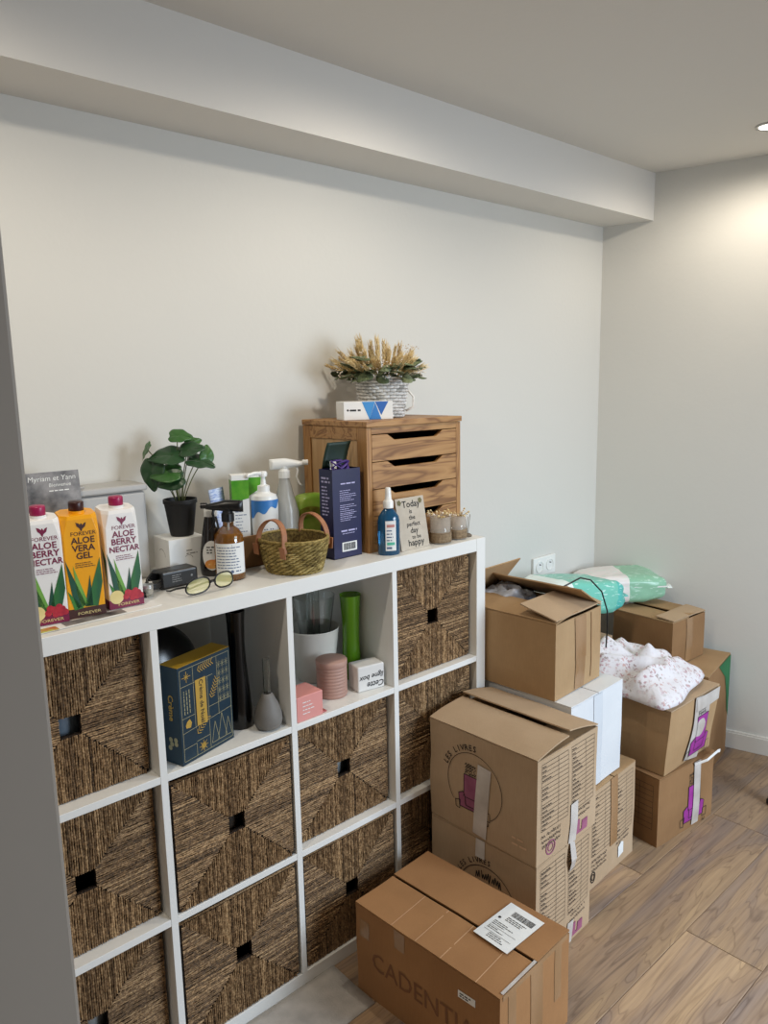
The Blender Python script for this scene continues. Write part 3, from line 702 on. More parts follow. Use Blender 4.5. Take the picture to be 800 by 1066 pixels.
# floral cloth bundle
def floral():
    m, nt, p = NM('floral_cotton'); L = nt.links.new; p.inputs['Roughness'].default_value = .85
    tc = N(nt, 'ShaderNodeTexCoord')
    v1 = N(nt, 'ShaderNodeTexVoronoi', i_Scale=70.0, i_Randomness=1.0)
    nd = N(nt, 'ShaderNodeTexNoise', i_Scale=90.0, i_Detail=2.0); L(tc.outputs['Object'], nd.inputs[0]); vm = N(nt, 'ShaderNodeVectorMath', operation='SCALE'); vm.inputs['Scale'].default_value = .022; L(nd.outputs['Color'], vm.inputs[0]); va = N(nt, 'ShaderNodeVectorMath', operation='ADD'); L(tc.outputs['Object'], va.inputs[0]); L(vm.outputs[0], va.inputs[1]); L(va.outputs[0], v1.inputs[0])
    n1 = N(nt, 'ShaderNodeTexNoise', i_Scale=13.0, i_Detail=2.0); L(tc.outputs['Object'], n1.inputs[0])
    r1 = N(nt, 'ShaderNodeValToRGB'); r1.color_ramp.elements[0].position = .26; r1.color_ramp.elements[0].color = (1, 1, 1, 1); r1.color_ramp.elements[1].position = .5; r1.color_ramp.elements[1].color = (0, 0, 0, 1)
    L(v1.outputs['Distance'], r1.inputs[0])
    r2 = N(nt, 'ShaderNodeValToRGB'); r2.color_ramp.elements[0].position = .40; r2.color_ramp.elements[1].position = .52; L(n1.outputs[0], r2.inputs[0])
    mu = N(nt, 'ShaderNodeMath', operation='MULTIPLY'); L(r1.outputs[0], mu.inputs[0]); L(r2.outputs[0], mu.inputs[1])
    hs = N(nt, 'ShaderNodeValToRGB'); e = hs.color_ramp.elements; e[0].color = lin('#9a7f92'); e[1].color = lin('#8d9385'); q = e.new(.5); q.color = lin('#b58a92'); q = e.new(.3); q.color = lin('#c8a39a')
    L(v1.outputs['Color'], hs.inputs[0])
    mx = N(nt, 'ShaderNodeMixRGB'); mx.inputs[1].default_value = lin('#dcd8da'); f6 = N(nt, 'ShaderNodeMath', operation='MULTIPLY'); f6.inputs[1].default_value = .95; L(mu.outputs[0], f6.inputs[0]); L(f6.outputs[0], mx.inputs[0]); L(hs.outputs[0], mx.inputs[2]); L(mx.outputs[0], p.inputs['Base Color'])
    b = N(nt, 'ShaderNodeBump'); b.inputs['Strength'].default_value = .3; b.inputs['Distance'].default_value = .01
    n2 = N(nt, 'ShaderNodeTexNoise', i_Scale=26.0, i_Detail=3.0, i_Distortion=1.0); L(tc.outputs['Object'], n2.inputs[0]); L(n2.outputs[0], b.inputs['Height']); L(b.outputs[0], p.inputs['Normal'])
    return m
def bundle():
    mb = MB()
    def ridge(p, a, b, wd, amp):
        a = Vector(a); b = Vector(b); d = b-a; s = max(0, min(1, (p-a).dot(d)/d.dot(d))); q = (p-(a+d*s)).length
        return amp*math.exp(-(q/wd)**2)
    def fn(u, v):
        a = 2*PI*u; rr_ = min(1, v/.72)
        cx_, cy_ = math.cos(a), math.sin(a)
        rad = 1/max(abs(cx_), abs(cy_))**.75 * (1+.06*math.sin(3*a+1)+.05*math.sin(5*a))
        x = cx_*rad*.208*(rr_); y = cy_*rad*.205*(rr_)
        P = Vector((x, y)); e = min(1, v/.72)
        hz = (.072+.05*max(0, y+.02)/.2)*(1-e**3.2)**.6 if e < 1 else 0
        z = hz+.012
        if e < 1:
            z += ridge(P, (-.12, .06), (.02, -.10), .026, .032)+ridge(P, (-.02, .10), (.07, -.02), .026, .026)+ridge(P, (.07, -.02), (.18, -.05), .018, .030)-ridge(P, (.02, .02), (.11, .05), .03, .032)
            z += ridge(P, (-.15, -.08), (-.02, -.13), .018, .030)-ridge(P, (-.07, -.02), (-.03, -.08), .022, .03)+ridge(P, (-.08, .12), (.1, .10), .025, .018)+ridge(P, (.02, -.12), (.14, -.10), .02, .014)
            z += .016*noise.noise(Vector((x*14, y*14, 2)))*(1-e**4)
        else:
            k = (v-.72)/.28; s_ = 1-k*.98; x *= s_; y *= s_; z = .012-.011*min(1, k*4)
        return (x, y, max(z, .001))
    mb.sheet(fn, 96, 64); o = mb.build('floral_bundle', floral(), smooth=True)
    o.location = (2.125, -.150, .500); o.rotation_euler = (0, 0, math.radians(4))
    return tag(o, 'crumpled white cloth bundle with small pink flowers on top of the bulging carton', 'cloth')
bundle()

# --- E, F, G, H at the back wall
E_ = dict(w_=.33, d=.30, h=.435)
tE, wE = carton('green_brown_carton', 'brown carton with a green printed corner standing on the floor against the right wall', (2.499, -.258, 0), math.radians(10), E_['w_'], E_['d'], E_['h'], M_cbdark, .002, seed=16, group=None)
for s_ in 'fb': flap(tE, wE, M_cb, s_, E_['w_'], E_['d'], E_['h'], .148, 0)
M_green = mat('green_print', '#14703f', .6, c2='#0f6236', scale=12, bump=.03)
b_ = MB(); b_.poly(MD, [(.331, .433), (.15, .433), (.25, .36), (.285, .28), (.305, .20), (.331, .16)], .0006); b_.build('green_print', M_green, tE, warp=wE)
b_ = MB(); MEr = FR((.331, 0, 0), (0, 1, 0), (0, 0, 1)); b_.poly(MEr, [(0, .16), (.2, .16), (.30, .2), (.30, .433), (0, .433)], .0006); b_.build('green_print', M_green, tE, warp=wE)
F_ = dict(w_=.248, d=.27, h=.185)
tF, wF = carton('flapped_carton', 'brown carton with two loose top flaps, standing on the green-cornered carton', (2.470, -.118, .4435), math.radians(-3), F_['w_'], F_['d'], F_['h'], M_cbdark, .004, seed=18, group=None)
flap(tF, wF, M_cb, 'l', F_['w_'], F_['d'], F_['h'], .12, 0)
flap(tF, wF, M_cb, 'r', F_['w_'], F_['d'], F_['h'], .12, 3, lift=.003)
flap(tF, wF, M_cb2, 'f', F_['w_'], F_['d'], F_['h'], .08, 4, lift=.007, s0=.02, s1=.98)
strip(front(0, -.001, 0), [(.124, .186), (.124, .003)], .048, .001).build('parcel_tape', M_tapebr, tF, warp=wF)
G_ = dict(w_=.30, d=.30, h=.66)
tG, wG = carton('tall_carton', 'tan carton at the back wall, mostly hidden, under the turquoise pack', (1.945, .088, 0), 0, G_['w_'], G_['d'], G_['h'], M_cb, .002, seed=20, group=None)
for s_ in 'lr': flap(tG, wG, M_cb, s_, G_['w_'], G_['d'], G_['h'], .146, 0)
Hc = dict(w_=.13, d=.28, h=.545)
tH, wH = carton('narrow_carton', 'narrow tan carton squeezed behind the floral bundle, only its top showing', (2.262, .10, 0), 0, Hc['w_'], Hc['d'], Hc['h'], M_cb, .001, seed=22, group=None)
for s_ in 'lr': flap(tH, wH, M_cb2, s_, Hc['w_'], Hc['d'], Hc['h'], .063, 0)

# --- nappy packs
def pack_mat(name, base, c2, axis, bands, stripe=None):
    """printed film: colour bands along one object axis"""
    m, nt, p = NM(name); L = nt.links.new; p.inputs['Roughness'].default_value = .28
    tc = N(nt, 'ShaderNodeTexCoord'); sx_ = N(nt, 'ShaderNodeSeparateXYZ'); L(tc.outputs['Object'], sx_.inputs[0])
    no = N(nt, 'ShaderNodeTexNoise', i_Scale=7.0, i_Detail=2.0); L(tc.outputs['Object'], no.inputs[0])
    mr = N(nt, 'ShaderNodeMapRange'); mr.inputs[1].default_value = -.2; mr.inputs[2].default_value = .2; L(sx_.outputs[axis], mr.inputs[0])
    cr = N(nt, 'ShaderNodeValToRGB'); cr.color_ramp.interpolation = 'CONSTANT'; e = cr.color_ramp.elements
    e[0].position = 0; e[0].color = lin(bands[0][1]); e[1].position = bands[1][0]; e[1].color = lin(bands[1][1])
    for q, c in bands[2:]: k = e.new(q); k.color = lin(c)
    L(mr.outputs[0], cr.inputs[0])
    vo = N(nt, 'ShaderNodeTexNoise', i_Scale=60.0, i_Detail=2.0); mp = N(nt, 'ShaderNodeMapping'); mp.inputs['Scale'].default_value = (.5, 1, 2.5)
    L(tc.outputs['Object'], mp.inputs[0]); L(mp.outputs[0], vo.inputs[0])
    r = N(nt, 'ShaderNodeValToRGB'); r.color_ramp.elements[0].position = .60; r.color_ramp.elements[1].position = .63; L(vo.outputs[0], r.inputs[0])
    f_ = N(nt, 'ShaderNodeMath', operation='MULTIPLY'); f_.inputs[1].default_value = .55; L(r.outputs[0], f_.inputs[0])
    mx = N(nt, 'ShaderNodeMixRGB'); L(f_.outputs[0], mx.inputs[0]); L(cr.outputs[0], mx.inputs[1]); mx.inputs[2].default_value = lin(c2); L(mx.outputs[0], p.inputs['Base Color'])
    b = N(nt, 'ShaderNodeBump'); b.inputs['Strength'].default_value = .35; b.inputs['Distance'].default_value = .012
    n2 = N(nt, 'ShaderNodeTexNoise', i_Scale=14.0, i_Detail=3.0, i_Distortion=.6); L(tc.outputs['Object'], n2.inputs[0]); L(n2.outputs[0], b.inputs['Height']); L(b.outputs[0], p.inputs['Normal'])
    return m
def pack(name, label, loc, rot, L_, W_, H_, m, seed, tape=None):
    t = thing(name, label, 'pack', loc, rot=rot)
    mb = MB()
    def fn(u, v):
        a = 2*PI*u; b = -PI/2+PI*v; ex = .35
        cb = abs(math.cos(b))**ex; x = math.copysign(abs(math.cos(a))**ex, math.cos(a))*cb; y = math.copysign(abs(math.sin(a))**ex, math.sin(a))*cb
        z = math.copysign(abs(math.sin(b))**.5, math.sin(b))
        q = noise.noise(Vector((x*2.2+seed, y*2.2, z*1.5)))*.10+noise.noise(Vector((x*6, y*6+seed, z*4)))*.04
        end = abs(x)**6; return (x*L_/2*(1+q*.4), y*W_/2*(1+q*.5)*(1-.06*end), z*H_/2*(1+q)*(1-.28*end)+.0)
    mb.sheet(fn, 72, 40); o = mb.build('pack_body', m, t, smooth=True)
    e = MB()
    for sx_ in (-1, 1):
        pass
    e.sheet(lambda u, v: ((L_/2*.97+.022*v), (u-.5)*W_*.8, .01*math.sin(u*11)*v), 12, 3, th=.0015); e.build('end_seal', m, t, smooth=True)
    return t
M_p1 = pack_mat('turquoise_film', '#58c6b4', '#eafffa', 0, [(0, '#e8f4f0'), (.16, '#74c6b2'), (.80, '#52bcb2')])
M_p2 = pack_mat('green_white_film', '#8ccfae', '#d7f2e4', 0, [(0, '#efe9e6'), (.50, '#93c6a8'), (.94, '#e9f0ea')])
pk1 = pack('nappy_pack', 'turquoise plastic pack with white print lying behind the open brown box', (2.165, .145, .765), (math.radians(-4), math.radians(9), math.radians(-8)), .40, .25, .135, M_p1, 3)
pk2 = pack('nappy_pack', 'white and pale green plastic pack lying on the flapped carton in the corner', (2.605, .205, .7075), (0, 0, math.radians(-38)), .36, .25, .12, M_p2, 7)
MB().box(.02, .168, -.1235, -.1225, .012, .018).build('white_band', M_paper, pk2)

# --- wall socket
so = thing('wall_socket', 'white double power socket on the back wall above the open box', 'socket', (2.315, YW, .81))
MB().box(-.078, .078, -.012, 0, -.041, .041).build('face_plate', M_whitepl, so, bevel=.004, seg=3)
for sx_ in (-.036, .036):
    q = MB(); q.lathe([(.026, 0), (.026, .003), (.022, .003), (.0205, -.006)], 32, FR((sx_, -.012, 0), (1, 0, 0), (0, 0, 1)), cap0=False, cap1=True); w1 = q.build('socket_well', M_whitepl, so, smooth=False)
    q = MB()
    for dx in (-.0095, .0095): q.lathe([(.0028, 0), (.0028, .0006)], 12, FR((sx_+dx, -.0062, 0), (1, 0, 0), (0, 0, 1)))
    q.lathe([(.0024, 0), (.0024, .012)], 12, FR((sx_, -.0062, .010), (1, 0, 0), (0, 0, 1))); q.build('pin_holes', M_black, w1)

# --- mat on the floor by the shelf
M_mat = mat('grey_felt', '#aaa59f', .95, c2='#bdb8b1', scale=28, bump=.25, bscale=220)
fm = MB().sheet(lambda u, v: (.0+.83*u, -.165-.01*math.sin(u*2)+(.1645+.01*math.sin(u*2))*v, .004+.0012*noise.noise(Vector((u*5, v*3, 0)))), 24, 8, th=.0035)
fm.build('floor_mat', M_mat, smooth=True); fmo = bpy.data.objects['floor_mat']; tag(fmo, 'pale grey felt strip on the floor in front of the shelf', 'mat')
# --- edge of a dark wooden stool foot at the right border
st = thing('wooden_stool', 'dark brown turned wooden furniture foot at the right edge of the photo', 'stool', (2.530, -.512, 0), math.radians(-12))
M_walnut = wood('walnut_wood', '#3a2213', '#5a3720', '#6a4427', axis=2)
for lx, ly in ((0, 0), (.26, -.02), (.24, -.28), (.02, -.27)):
    dx = (.14-lx)*.35; dy = (-.145-ly)*.35
    lg = MB().tube([(lx, ly, .018), (lx+dx*.15, ly+dy*.15, .05), (lx+dx*.6, ly+dy*.6, .2), (lx+dx, ly+dy, .36)], lambda k: .021-.004*k, 20).build('leg', M_walnut, st, smooth=True)
    MB().lathe([(.019, 0), (.023, .004), (.024, .014), (.019, .019)], 24, Matrix.Translation((lx, ly, 0))).build('rubber_foot', M_blackmatt, lg, smooth=True)
MB().lathe([(.0, .36), (.10, .36), (.11, .37), (.11, .385), (.10, .395), (0, .395)], 48, Matrix.Translation((.14, -.145, 0)), cap0=False, cap1=False).build('seat', M_walnut, st, smooth=True)
#SECTION3
# ------------------------------------------------------------------ things on top of the shelf
ZT = SH
M_carton_w = mat('carton_white', '#efedea', .35, c2='#e9e6e2', scale=9, bump=.02)
M_carton_y = mat('carton_yellow', '#f2a90c', .35, c2='#eda005', scale=9, bump=.02)
M_maroon = mat('maroon', '#7a1640', .4, bump=.01, scale=30)
M_wine = mat('wine_cap', '#a01c50', .35, bump=.02, scale=60)
M_browncap = mat('brown_cap', '#3a1713', .35, bump=.02, scale=60)
M_leafp = mat('printed_aloe', '#3f8a2e', .45, c2='#1d5a34', scale=24, stretch=(1, 1, .2), bump=.01)
M_leafd = mat('printed_aloe_dark', '#17553c', .45, c2='#0f4030', scale=24, stretch=(1, 1, .2), bump=.01)
M_leafl = mat('printed_aloe_light', '#7fb04a', .45, c2='#4d9036', scale=24, stretch=(1, 1, .2), bump=.01)
M_red = mat('printed_berries', '#9c1730', .4, c2='#c4303c', scale=80, bump=.01)
M_apple = mat('printed_apple', '#f1dfa0', .4, c2='#d9c37a', scale=20, bump=.01)
M_brownband = mat('brown_band', '#43201a', .4, bump=.01, scale=30)
def drink(label, loc, rz, mb_, mcap, words, ink, band, berries, h=.222):
    t = thing('drink_carton', label, 'carton', loc, rz, 'aloe drink cartons')
    w_, d = .0745, .060; b = MB(); c = .012
    # square foot, corners chamfer towards the shoulder
    sec = []
    def ring(ch, x0, x1, y0, y1, z, zb=None):
        zb = z if zb is None else zb
        pts = [(x0+ch, y0), (x1-ch, y0), (x1, y0+ch), (x1, y1-ch), (x1-ch, y1), (x0+ch, y1), (x0, y1-ch), (x0, y0+ch)]
        return [(x, y, z+(zb-z)*(y-y0)/(y1-y0)) for x, y in pts]
    rings = [ring(.0012, 0, w_, 0, d, 0), ring(.0012, 0, w_, 0, d, .03), ring(.004, 0, w_, 0, d, h*.80), ring(.012, 0, w_, 0, d, h*.93, h*.97), ring(.013, .001, w_-.001, .003, d-.001, h*.965, h)]
    vs_ = [v for r in rings for v in r]; fs = [(k*8+i, k*8+(i+1) % 8, (k+1)*8+(i+1) % 8, (k+1)*8+i) for k in range(4) for i in range(8)]
    fs += [tuple(reversed(range(8))), tuple(range(32, 40))]
    b.add(vs_, fs); b.build('carton_body', mb_, t, bevel=.0008)
    cp = MB(); M = Matrix.Translation((w_*.52, d*.45, h*.985)) @ Matrix.Rotation(math.radians(4), 4, 'X')
    n_ = 40
    cp.lathe([(.0155, -.003), (.0155, .004)], n_, M); cp.build('cap_collar', mb_, t)
    cp = MB(); cp.lathe([(.0145, .003), (.0148, .0035), (.0148, .020), (.0138, .0225), (.0, .0228)], n_, M, cap1=False, fn=lambda a, z: 1+.018*math.cos(a*n_/2)); cp.build('screw_cap', mcap, t, smooth=True)
    F = front(0, 0, 0); E1 = .0007
    q = MB()
    # spread-winged bird
    S = .0105; bx, by = w_*.52, h*.865
    B_ = [(0, -1.1), (.22, -.5), (.75, -.1), (1.0, .75), (.55, .55), (.3, .2), (.12, .55), (.0, .62), (-.16, .3), (-.45, .62), (-1.0, .85), (-.8, .05), (-.35, -.35)]
    q.poly(F, [(bx+a*S, by+c_*S) for a, c_ in B_], E1)
    q.build('bird_emblem', ink, t)
    l_ = MB(); y = h*.78; l_.text('FOREVER', .0118, F, w_*.56, y, e=E1, sx=1.05)
    l_.build('lettering', ink, t)
    y -= .0165
    for s_ in words:
        o_ = MB(); o_.text(s_, .0185 if len(s_) < 6 else .0172, F, w_*.54, y, e=E1, bold=.022, sx=1.02 if len(s_) < 6 else .98); o_.build('lettering', ink, t); y -= .0162
    o_ = MB(); rn = random.Random(2); o_.prints(F, w_*.28, y+.008, .045, 3, .0042, .0014, rn, e=E1, ragged=.3); o_.build('small_print', ink, t)
    # aloe blades: on the front and folded on to the left side
    for m_, pts in ((M_leafd, [(-.004, .125), (.036, .026), (.018, .020), (.010, .05)]), (M_leafl, [(.016, .112), (.040, .030), (.028, .020), (.020, .05)]),
                    (M_leafp, [(.070, .122), (.036, .022), (.060, .020), (.0725, .07)]), (M_leafd, [(.048, .088), (.034, .022), (.050, .022)]), (M_leafp, [(.0, .06), (.03, .02), (.012, .018)])):
        MB().poly(F, [(max(a, .0015), c_) for a, c_ in pts], E1+.0001).build('aloe_blade', m_, t)
    G_ = left(0, d, 0); MB().poly(G_, [(d-.001, .11), (d-.001, .045), (d-.022, .135)], E1).build('aloe_blade', M_leafd, t)
    bd = MB(); bh = .020
    bd.box(-.0006, w_+.0006, -.0006, d+.0006, .0005, bh); bd.build('base_band', band, t)
    o_ = MB(); o_.text('FOREVER', .0085, F, w_*.55, .006, e=.0012, sx=1.35); o_.build('lettering', M_apple, t)
    if berries:
        a_ = MB(); a_.disc(F, (.016, .026), .015, E1+.0003); a_.build('printed_apple', M_apple, t)
        for k, (bx_, by_) in enumerate([(.036, .024), (.046, .030), (.055, .024), (.063, .029), (.050, .020), (.040, .033), (.060, .021), (.068, .022), (.057, .034)]):
            MB().disc(F, (bx_, by_), .0068, E1+.0004+.00005*k, 16).build('printed_berry', M_red, t)
    return t
drink('white and maroon aloe berry carton at the far left, half hidden by the grey frame', (.158, .070, ZT+.0035), math.radians(-7), M_carton_w, M_wine, ['ALOE', 'BERRY', 'NECTAR'], M_maroon, M_maroon, True)
drink('yellow aloe vera gel carton with dark brown cap, between the two white cartons', (.235, .070, ZT+.0035), math.radians(-6), M_carton_y, M_browncap, ['ALOE', 'VERA', 'GEL'], M_brownband, M_brownband, False)
drink('white and maroon aloe berry carton right of the yellow one', (.323, .074, ZT+.0035), math.radians(-3), M_carton_w, M_wine, ['ALOE', 'BERRY', 'NECTAR'], M_maroon, M_maroon, True)
# leaflet under the cartons
lf = thing('leaflet', 'black and white printed leaflet lying under the drink cartons', 'leaflet', (0, 0, ZT))
M_photo = mat('grey_photo_print', '#2f2d2d', .5, c2='#a5a19f', scale=24, bump=.01, detail=5)
MB().sheet(lambda u, v: (.10+.325*u, .020+.12*v+.02*u, .0006+.0006*math.sin(u*4)), 12, 4, th=-.0012).build('sheet', M_paper, lf)
q = MB(); q.sheet(lambda u, v: (.215+.13*u, .026+.03*v+.02*(.35+.4*u), .0026), 6, 2); q.build('printed_photo', M_photo, lf)
q = MB(); q.sheet(lambda u, v: (.15+.05*u, .024+.028*v, .0026), 6, 2); q.build('printed_fruit', mat('fruit_print', '#c85a3a', .5, c2='#c3cf6a', scale=60, bump=.01), lf)
# framed photo card behind
ph = thing('photo_card', 'black and white photo card with white script, leaning behind the cartons', 'photo card', (.355, .250, ZT), rot=(math.radians(-6), 0, math.radians(0)))
MB().box(-.125, 0, 0, .0025, 0, .292).build('card', M_photo, ph)
q = MB(); PF = front(-.125, -.0004, 0); q.text('Myriam et Yann', .0165, PF, .064, .272, e=.0003, shear=.1); q.text('Bienvenue', .012, PF, .080, .258, e=.0003, shear=.1); q.prints(PF, .055, .250, .05, 1, .006, .0025, random.Random(3), e=.0003)
q.build('lettering', M_paper, ph)
# grey storage case at the wall
gc = thing('storage_case', 'pale grey plastic case with recessed lid standing at the wall behind the cartons', 'case', (.02, .292, ZT))
M_gcase = mat('grey_case_plastic', '#b3b1ad', .45, bump=.02, scale=40)
MB().box(0, .50, 0, .098, 0, .222).build('case_body', M_gcase, gc, bevel=.008, seg=3)
MB().box(-.004, .504, -.004, .102, .223, .240).build('case_lid', M_gcase, gc, bevel=.005, seg=3)
q = MB(); q.tube([(.10, .03, .241), (.36, .03, .241), (.36, .075, .241), (.10, .075, .241)], .0035, 8, closed=True); q.build('lid_rib', M_gcase, gc, smooth=True)

# plant
pb_ = thing('cosmetics_box', 'small white cardboard box with faint print under the black plant pot', 'box', (.540, .228, ZT), math.radians(-3))
MB().box(0, .098, 0, .095, 0, .100).build('box_body', M_paper, pb_, bevel=.001)
q = MB(); q.prints(front(0, 0, 0), .045, .07, .03, 2, .008, .003, random.Random(2), e=.0005); q.arc(front(0, 0, 0), (.05, .045), .012, .3, 2.4, .0012, e=.0005); q.arc(left(0, .095, 0), (.05, .05), .022, .2, 2.2, .0015, e=.0005)
q.build('grey_print', mat('grey_ink', '#8f8c88', .6, bump=.01), pb_)
pot = thing('potted_plant', 'small green leafy plant in a black pot standing on a white box', 'plant', (.600, .272, ZT+.1008))
q = MB(); q.lathe([(.0, .0), (.028, 0), (.029, .002), (.040, .082), (.0425, .083), (.0425, .093), (.0395, .093), (.037, .075), (.0, .073)], 48, cap0=False, cap1=False); q.build('plant_pot', mat('black_pot', '#151414', .55, bump=.05, scale=80), pot, smooth=True)
sm(bpy.data.objects['plant_pot'])
q = MB(); q.lathe([(.037, .073), (.0, .080)], 24, cap0=False, cap1=False); q.build('soil', mat('potting_soil', '#1c130c', .95, c2='#2b1d12', scale=60, bump=.5), pot)
M_leaf = mat('green_leaf', '#1c3a20', .36, c2='#2a4f2a', scale=12, bump=.15, bscale=60, coat=.1)
M_leaf2 = mat('green_leaf_light', '#2c5526', .36, c2='#3d6b2e', scale=12, bump=.15, bscale=60)
M_stem = mat('plant_stem', '#4c5a2a', .5, c2='#6b6a3a', scale=30, bump=.05)
Rr = Vector((rr.x, rr.y, 0)).normalized(); Bk = Vector((-Rr.y, Rr.x, 0))      # sideways / away directions in the room
def leaf(t, c, s, normal, tip, m, asp=.8, cup=.25):
    """round leaf blade with notch, drip tip and midrib"""
    n = Vector(normal).normalized(); a = Vector(tip); a = (a-n*a.dot(n)).normalized(); b = n.cross(a); c = Vector(c); mb = MB()
    def fn(u, v):
        an = 2*PI*u; R_ = 1-.10*math.cos(an)**2 if math.cos(an) < 0 else 1
        R_ *= (1-.34*max(0, -math.cos(an))**6); R_ += .34*max(0, math.cos(an))**14
        rr_ = v*R_; x = rr_*math.cos(an); y = rr_*math.sin(an)*asp
        z = -cup*(x*x*.6+y*y*.5)+.10*abs(y)+.035*math.sin(7*an)*v*v
        return c+a*(x*s)+b*(y*s)+n*(z*s)
    mb.sheet(fn, 40, 7, th=.0006); return mb.build('leaf', m, t, smooth=True)
PB = Vector((0, 0, 0))
def P_(u, v, dep=0):   # image-like offsets in metres around the plant centre: u sideways, v height, dep away
    return Rr*u+Bk*dep+Vector((0, 0, v))
LV = [  # centre (u, height above pot base, depth), size, normal(u,up,towards), tip dir(u,up,depth), mat
 ((-.075, .222, .0), .026, (-.75, .45, .5), (-.8, -.7, 0), M_leaf2), ((.000, .252, .01), .030, (.1, .75, .65), (.9, .1, 0), M_leaf2),
 ((-.058, .172, -.02), .042, (-.25, .25, .9), (.05, -1, -.1), M_leaf), ((-.010, .205, -.01), .044, (.15, .8, .6), (-.9, -.35, 0), M_leaf),
 ((.028, .218, .0), .032, (-.1, .7, .7), (.9, .2, 0), M_leaf), ((.072, .198, .01), .024, (.5, .2, .8), (.2, .9, 0), M_leaf2),
 ((.050, .190, -.005), .036, (.2, .85, .5), (.95, -.25, 0), M_leaf), ((-.012, .163, -.03), .040, (.0, .75, .7), (-.9, -.1, 0), M_leaf2),
 ((.00, .148, -.035), .036, (.0, .35, .9), (-.8, -.3, 0), M_leaf), ((.033, .232, .02), .022, (.2, .6, .7), (.7, .6, 0), M_leaf2)]
for (c, s, nn, tp, m_) in LV:
    n3 = Rr*nn[0]+Vector((0, 0, nn[1]))-Bk*nn[2]; t3 = Rr*tp[0]+Vector((0, 0, tp[1]))+Bk*tp[2]
    C_ = P_(*c); leaf(pot, C_, s, n3, t3, m_)
    q = MB(); base = P_(c[0]*.08, .074, c[2]*.1); mid = base.lerp(C_, .55)+Vector((0, 0, .012))-Rr*c[0]*.18
    pts = [(base*(1-k)**2+mid*2*k*(1-k)+C_*k*k) for k in [i/8 for i in range(9)]]
    q.tube(pts, .0013, 6); q.build('leaf_stem', M_stem, pot, smooth=True)

# syrup bottle, spray bottle, tube
def bottle(name, label, cat, loc, parts, rz=0, group=None):
    t = thing(name, label, cat, loc, rz, group)
    for nm, prof, m_, kw in parts:
        o_ = MB().lathe(prof, 40, cap0=False, cap1=False, **kw).build(nm, m_, t); sm(o_, 50)
    return t
def wrap(t, name, m_, r, z0, z1, a0, a1, draw, e=.0006, sx=1, sy=1):
    """paper label bent round a bottle; draw(MB, M) gives its print in flat mm-like coordinates that are bent too"""
    q = MB(); q.sheet(lambda u, v: ((r+e)*math.cos(a0+(a1-a0)*u)*sx, (r+e)*math.sin(a0+(a1-a0)*u)*sy, z0+(z1-z0)*v), 24, 2, th=0)
    lb_ = q.build(name, m_, t, smooth=True)
    if draw:
        p = MB(); draw(p)
        def w_(v): a = a0+v.x/r; return Vector(((r+e+.0004+v.z)*math.cos(a)*sx, (r+e+.0004+v.z)*math.sin(a)*sy, z0+v.y))
        p.build('label_print', M_ink_b, lb_, warp=w_)
    return lb_
M_ink_b = mat('blue_grey_ink', '#5b6a86', .6, bump=.01)
M_ambglass = mat('dark_amber_glass', '#120a08', .12, bump=.01, scale=10, coat=.4)
VA = math.atan2(CY-.2, CX-.6)   # azimuth towards the viewer
sy_ = bottle('syrup_bottle', 'dark brown syrup bottle with white cap and round orange label, behind the spray bottle', 'bottle', (.644, .200, ZT), [
    ('bottle_body', [(0, 0), (.028, 0), (.0315, .004), (.033, .03), (.031, .055), (.027, .085), (.024, .105), (.0165, .145), (.0135, .155), (.0135, .160)], M_ambglass, dict(sy=.72)),
    ('screw_cap', [(.0165, .152), (.0170, .153), (.0170, .174), (.0155, .177), (0, .177)], M_whitepl, {})], rz=math.radians(-35))
q = MB(); q.disc(I4, (0, 0), 1); 
F_s = FR((0.006, -.0252, .055), (1, 0, 0), (0, 0, 1))
def bend(M, r, sy):   # lay a flat print on an elliptical body
    def w_(v):
        x = max(-r*.98, min(r*.98, v.x)); return Vector((v.x, -(r*math.sqrt(1-(x/r)**2))*sy-.0012+(v.y), v.z))
    return w_
q = MB(); q.add([(0, 0, .055)]+[(.023*math.cos(2*PI*i/30), 0, .055+.038*math.sin(2*PI*i/30)) for i in range(30)], [(0, 1+i, 1+(i+1) % 30) for i in range(30)])
lb_ = lab(q.build('round_label', M_paper, sy_, warp=bend(None, .033, .72)), 'white oval label')
q = MB(); q.add([(0, -.0006, .033)]+[(.018*math.cos(2*PI*i/20), -.0006, .033+.012*math.sin(2*PI*i/20)) for i in range(20)], [(0, 1+i, 1+(i+1) % 20) for i in range(20)])
q.build('orange_print', mat('orange_print', '#d9782a', .5, c2='#e8b060', scale=60, bump=.01), lb_, warp=bend(None, .033, .72))
q = MB(); q.prints(FR((0, 0, 0), (1, 0, 0), (0, 0, 1)), -.012, .078, .024, 3, .007, .003, random.Random(9), e=.0006); q.build('label_print', M_ink, lb_, warp=bend(None, .033, .72))

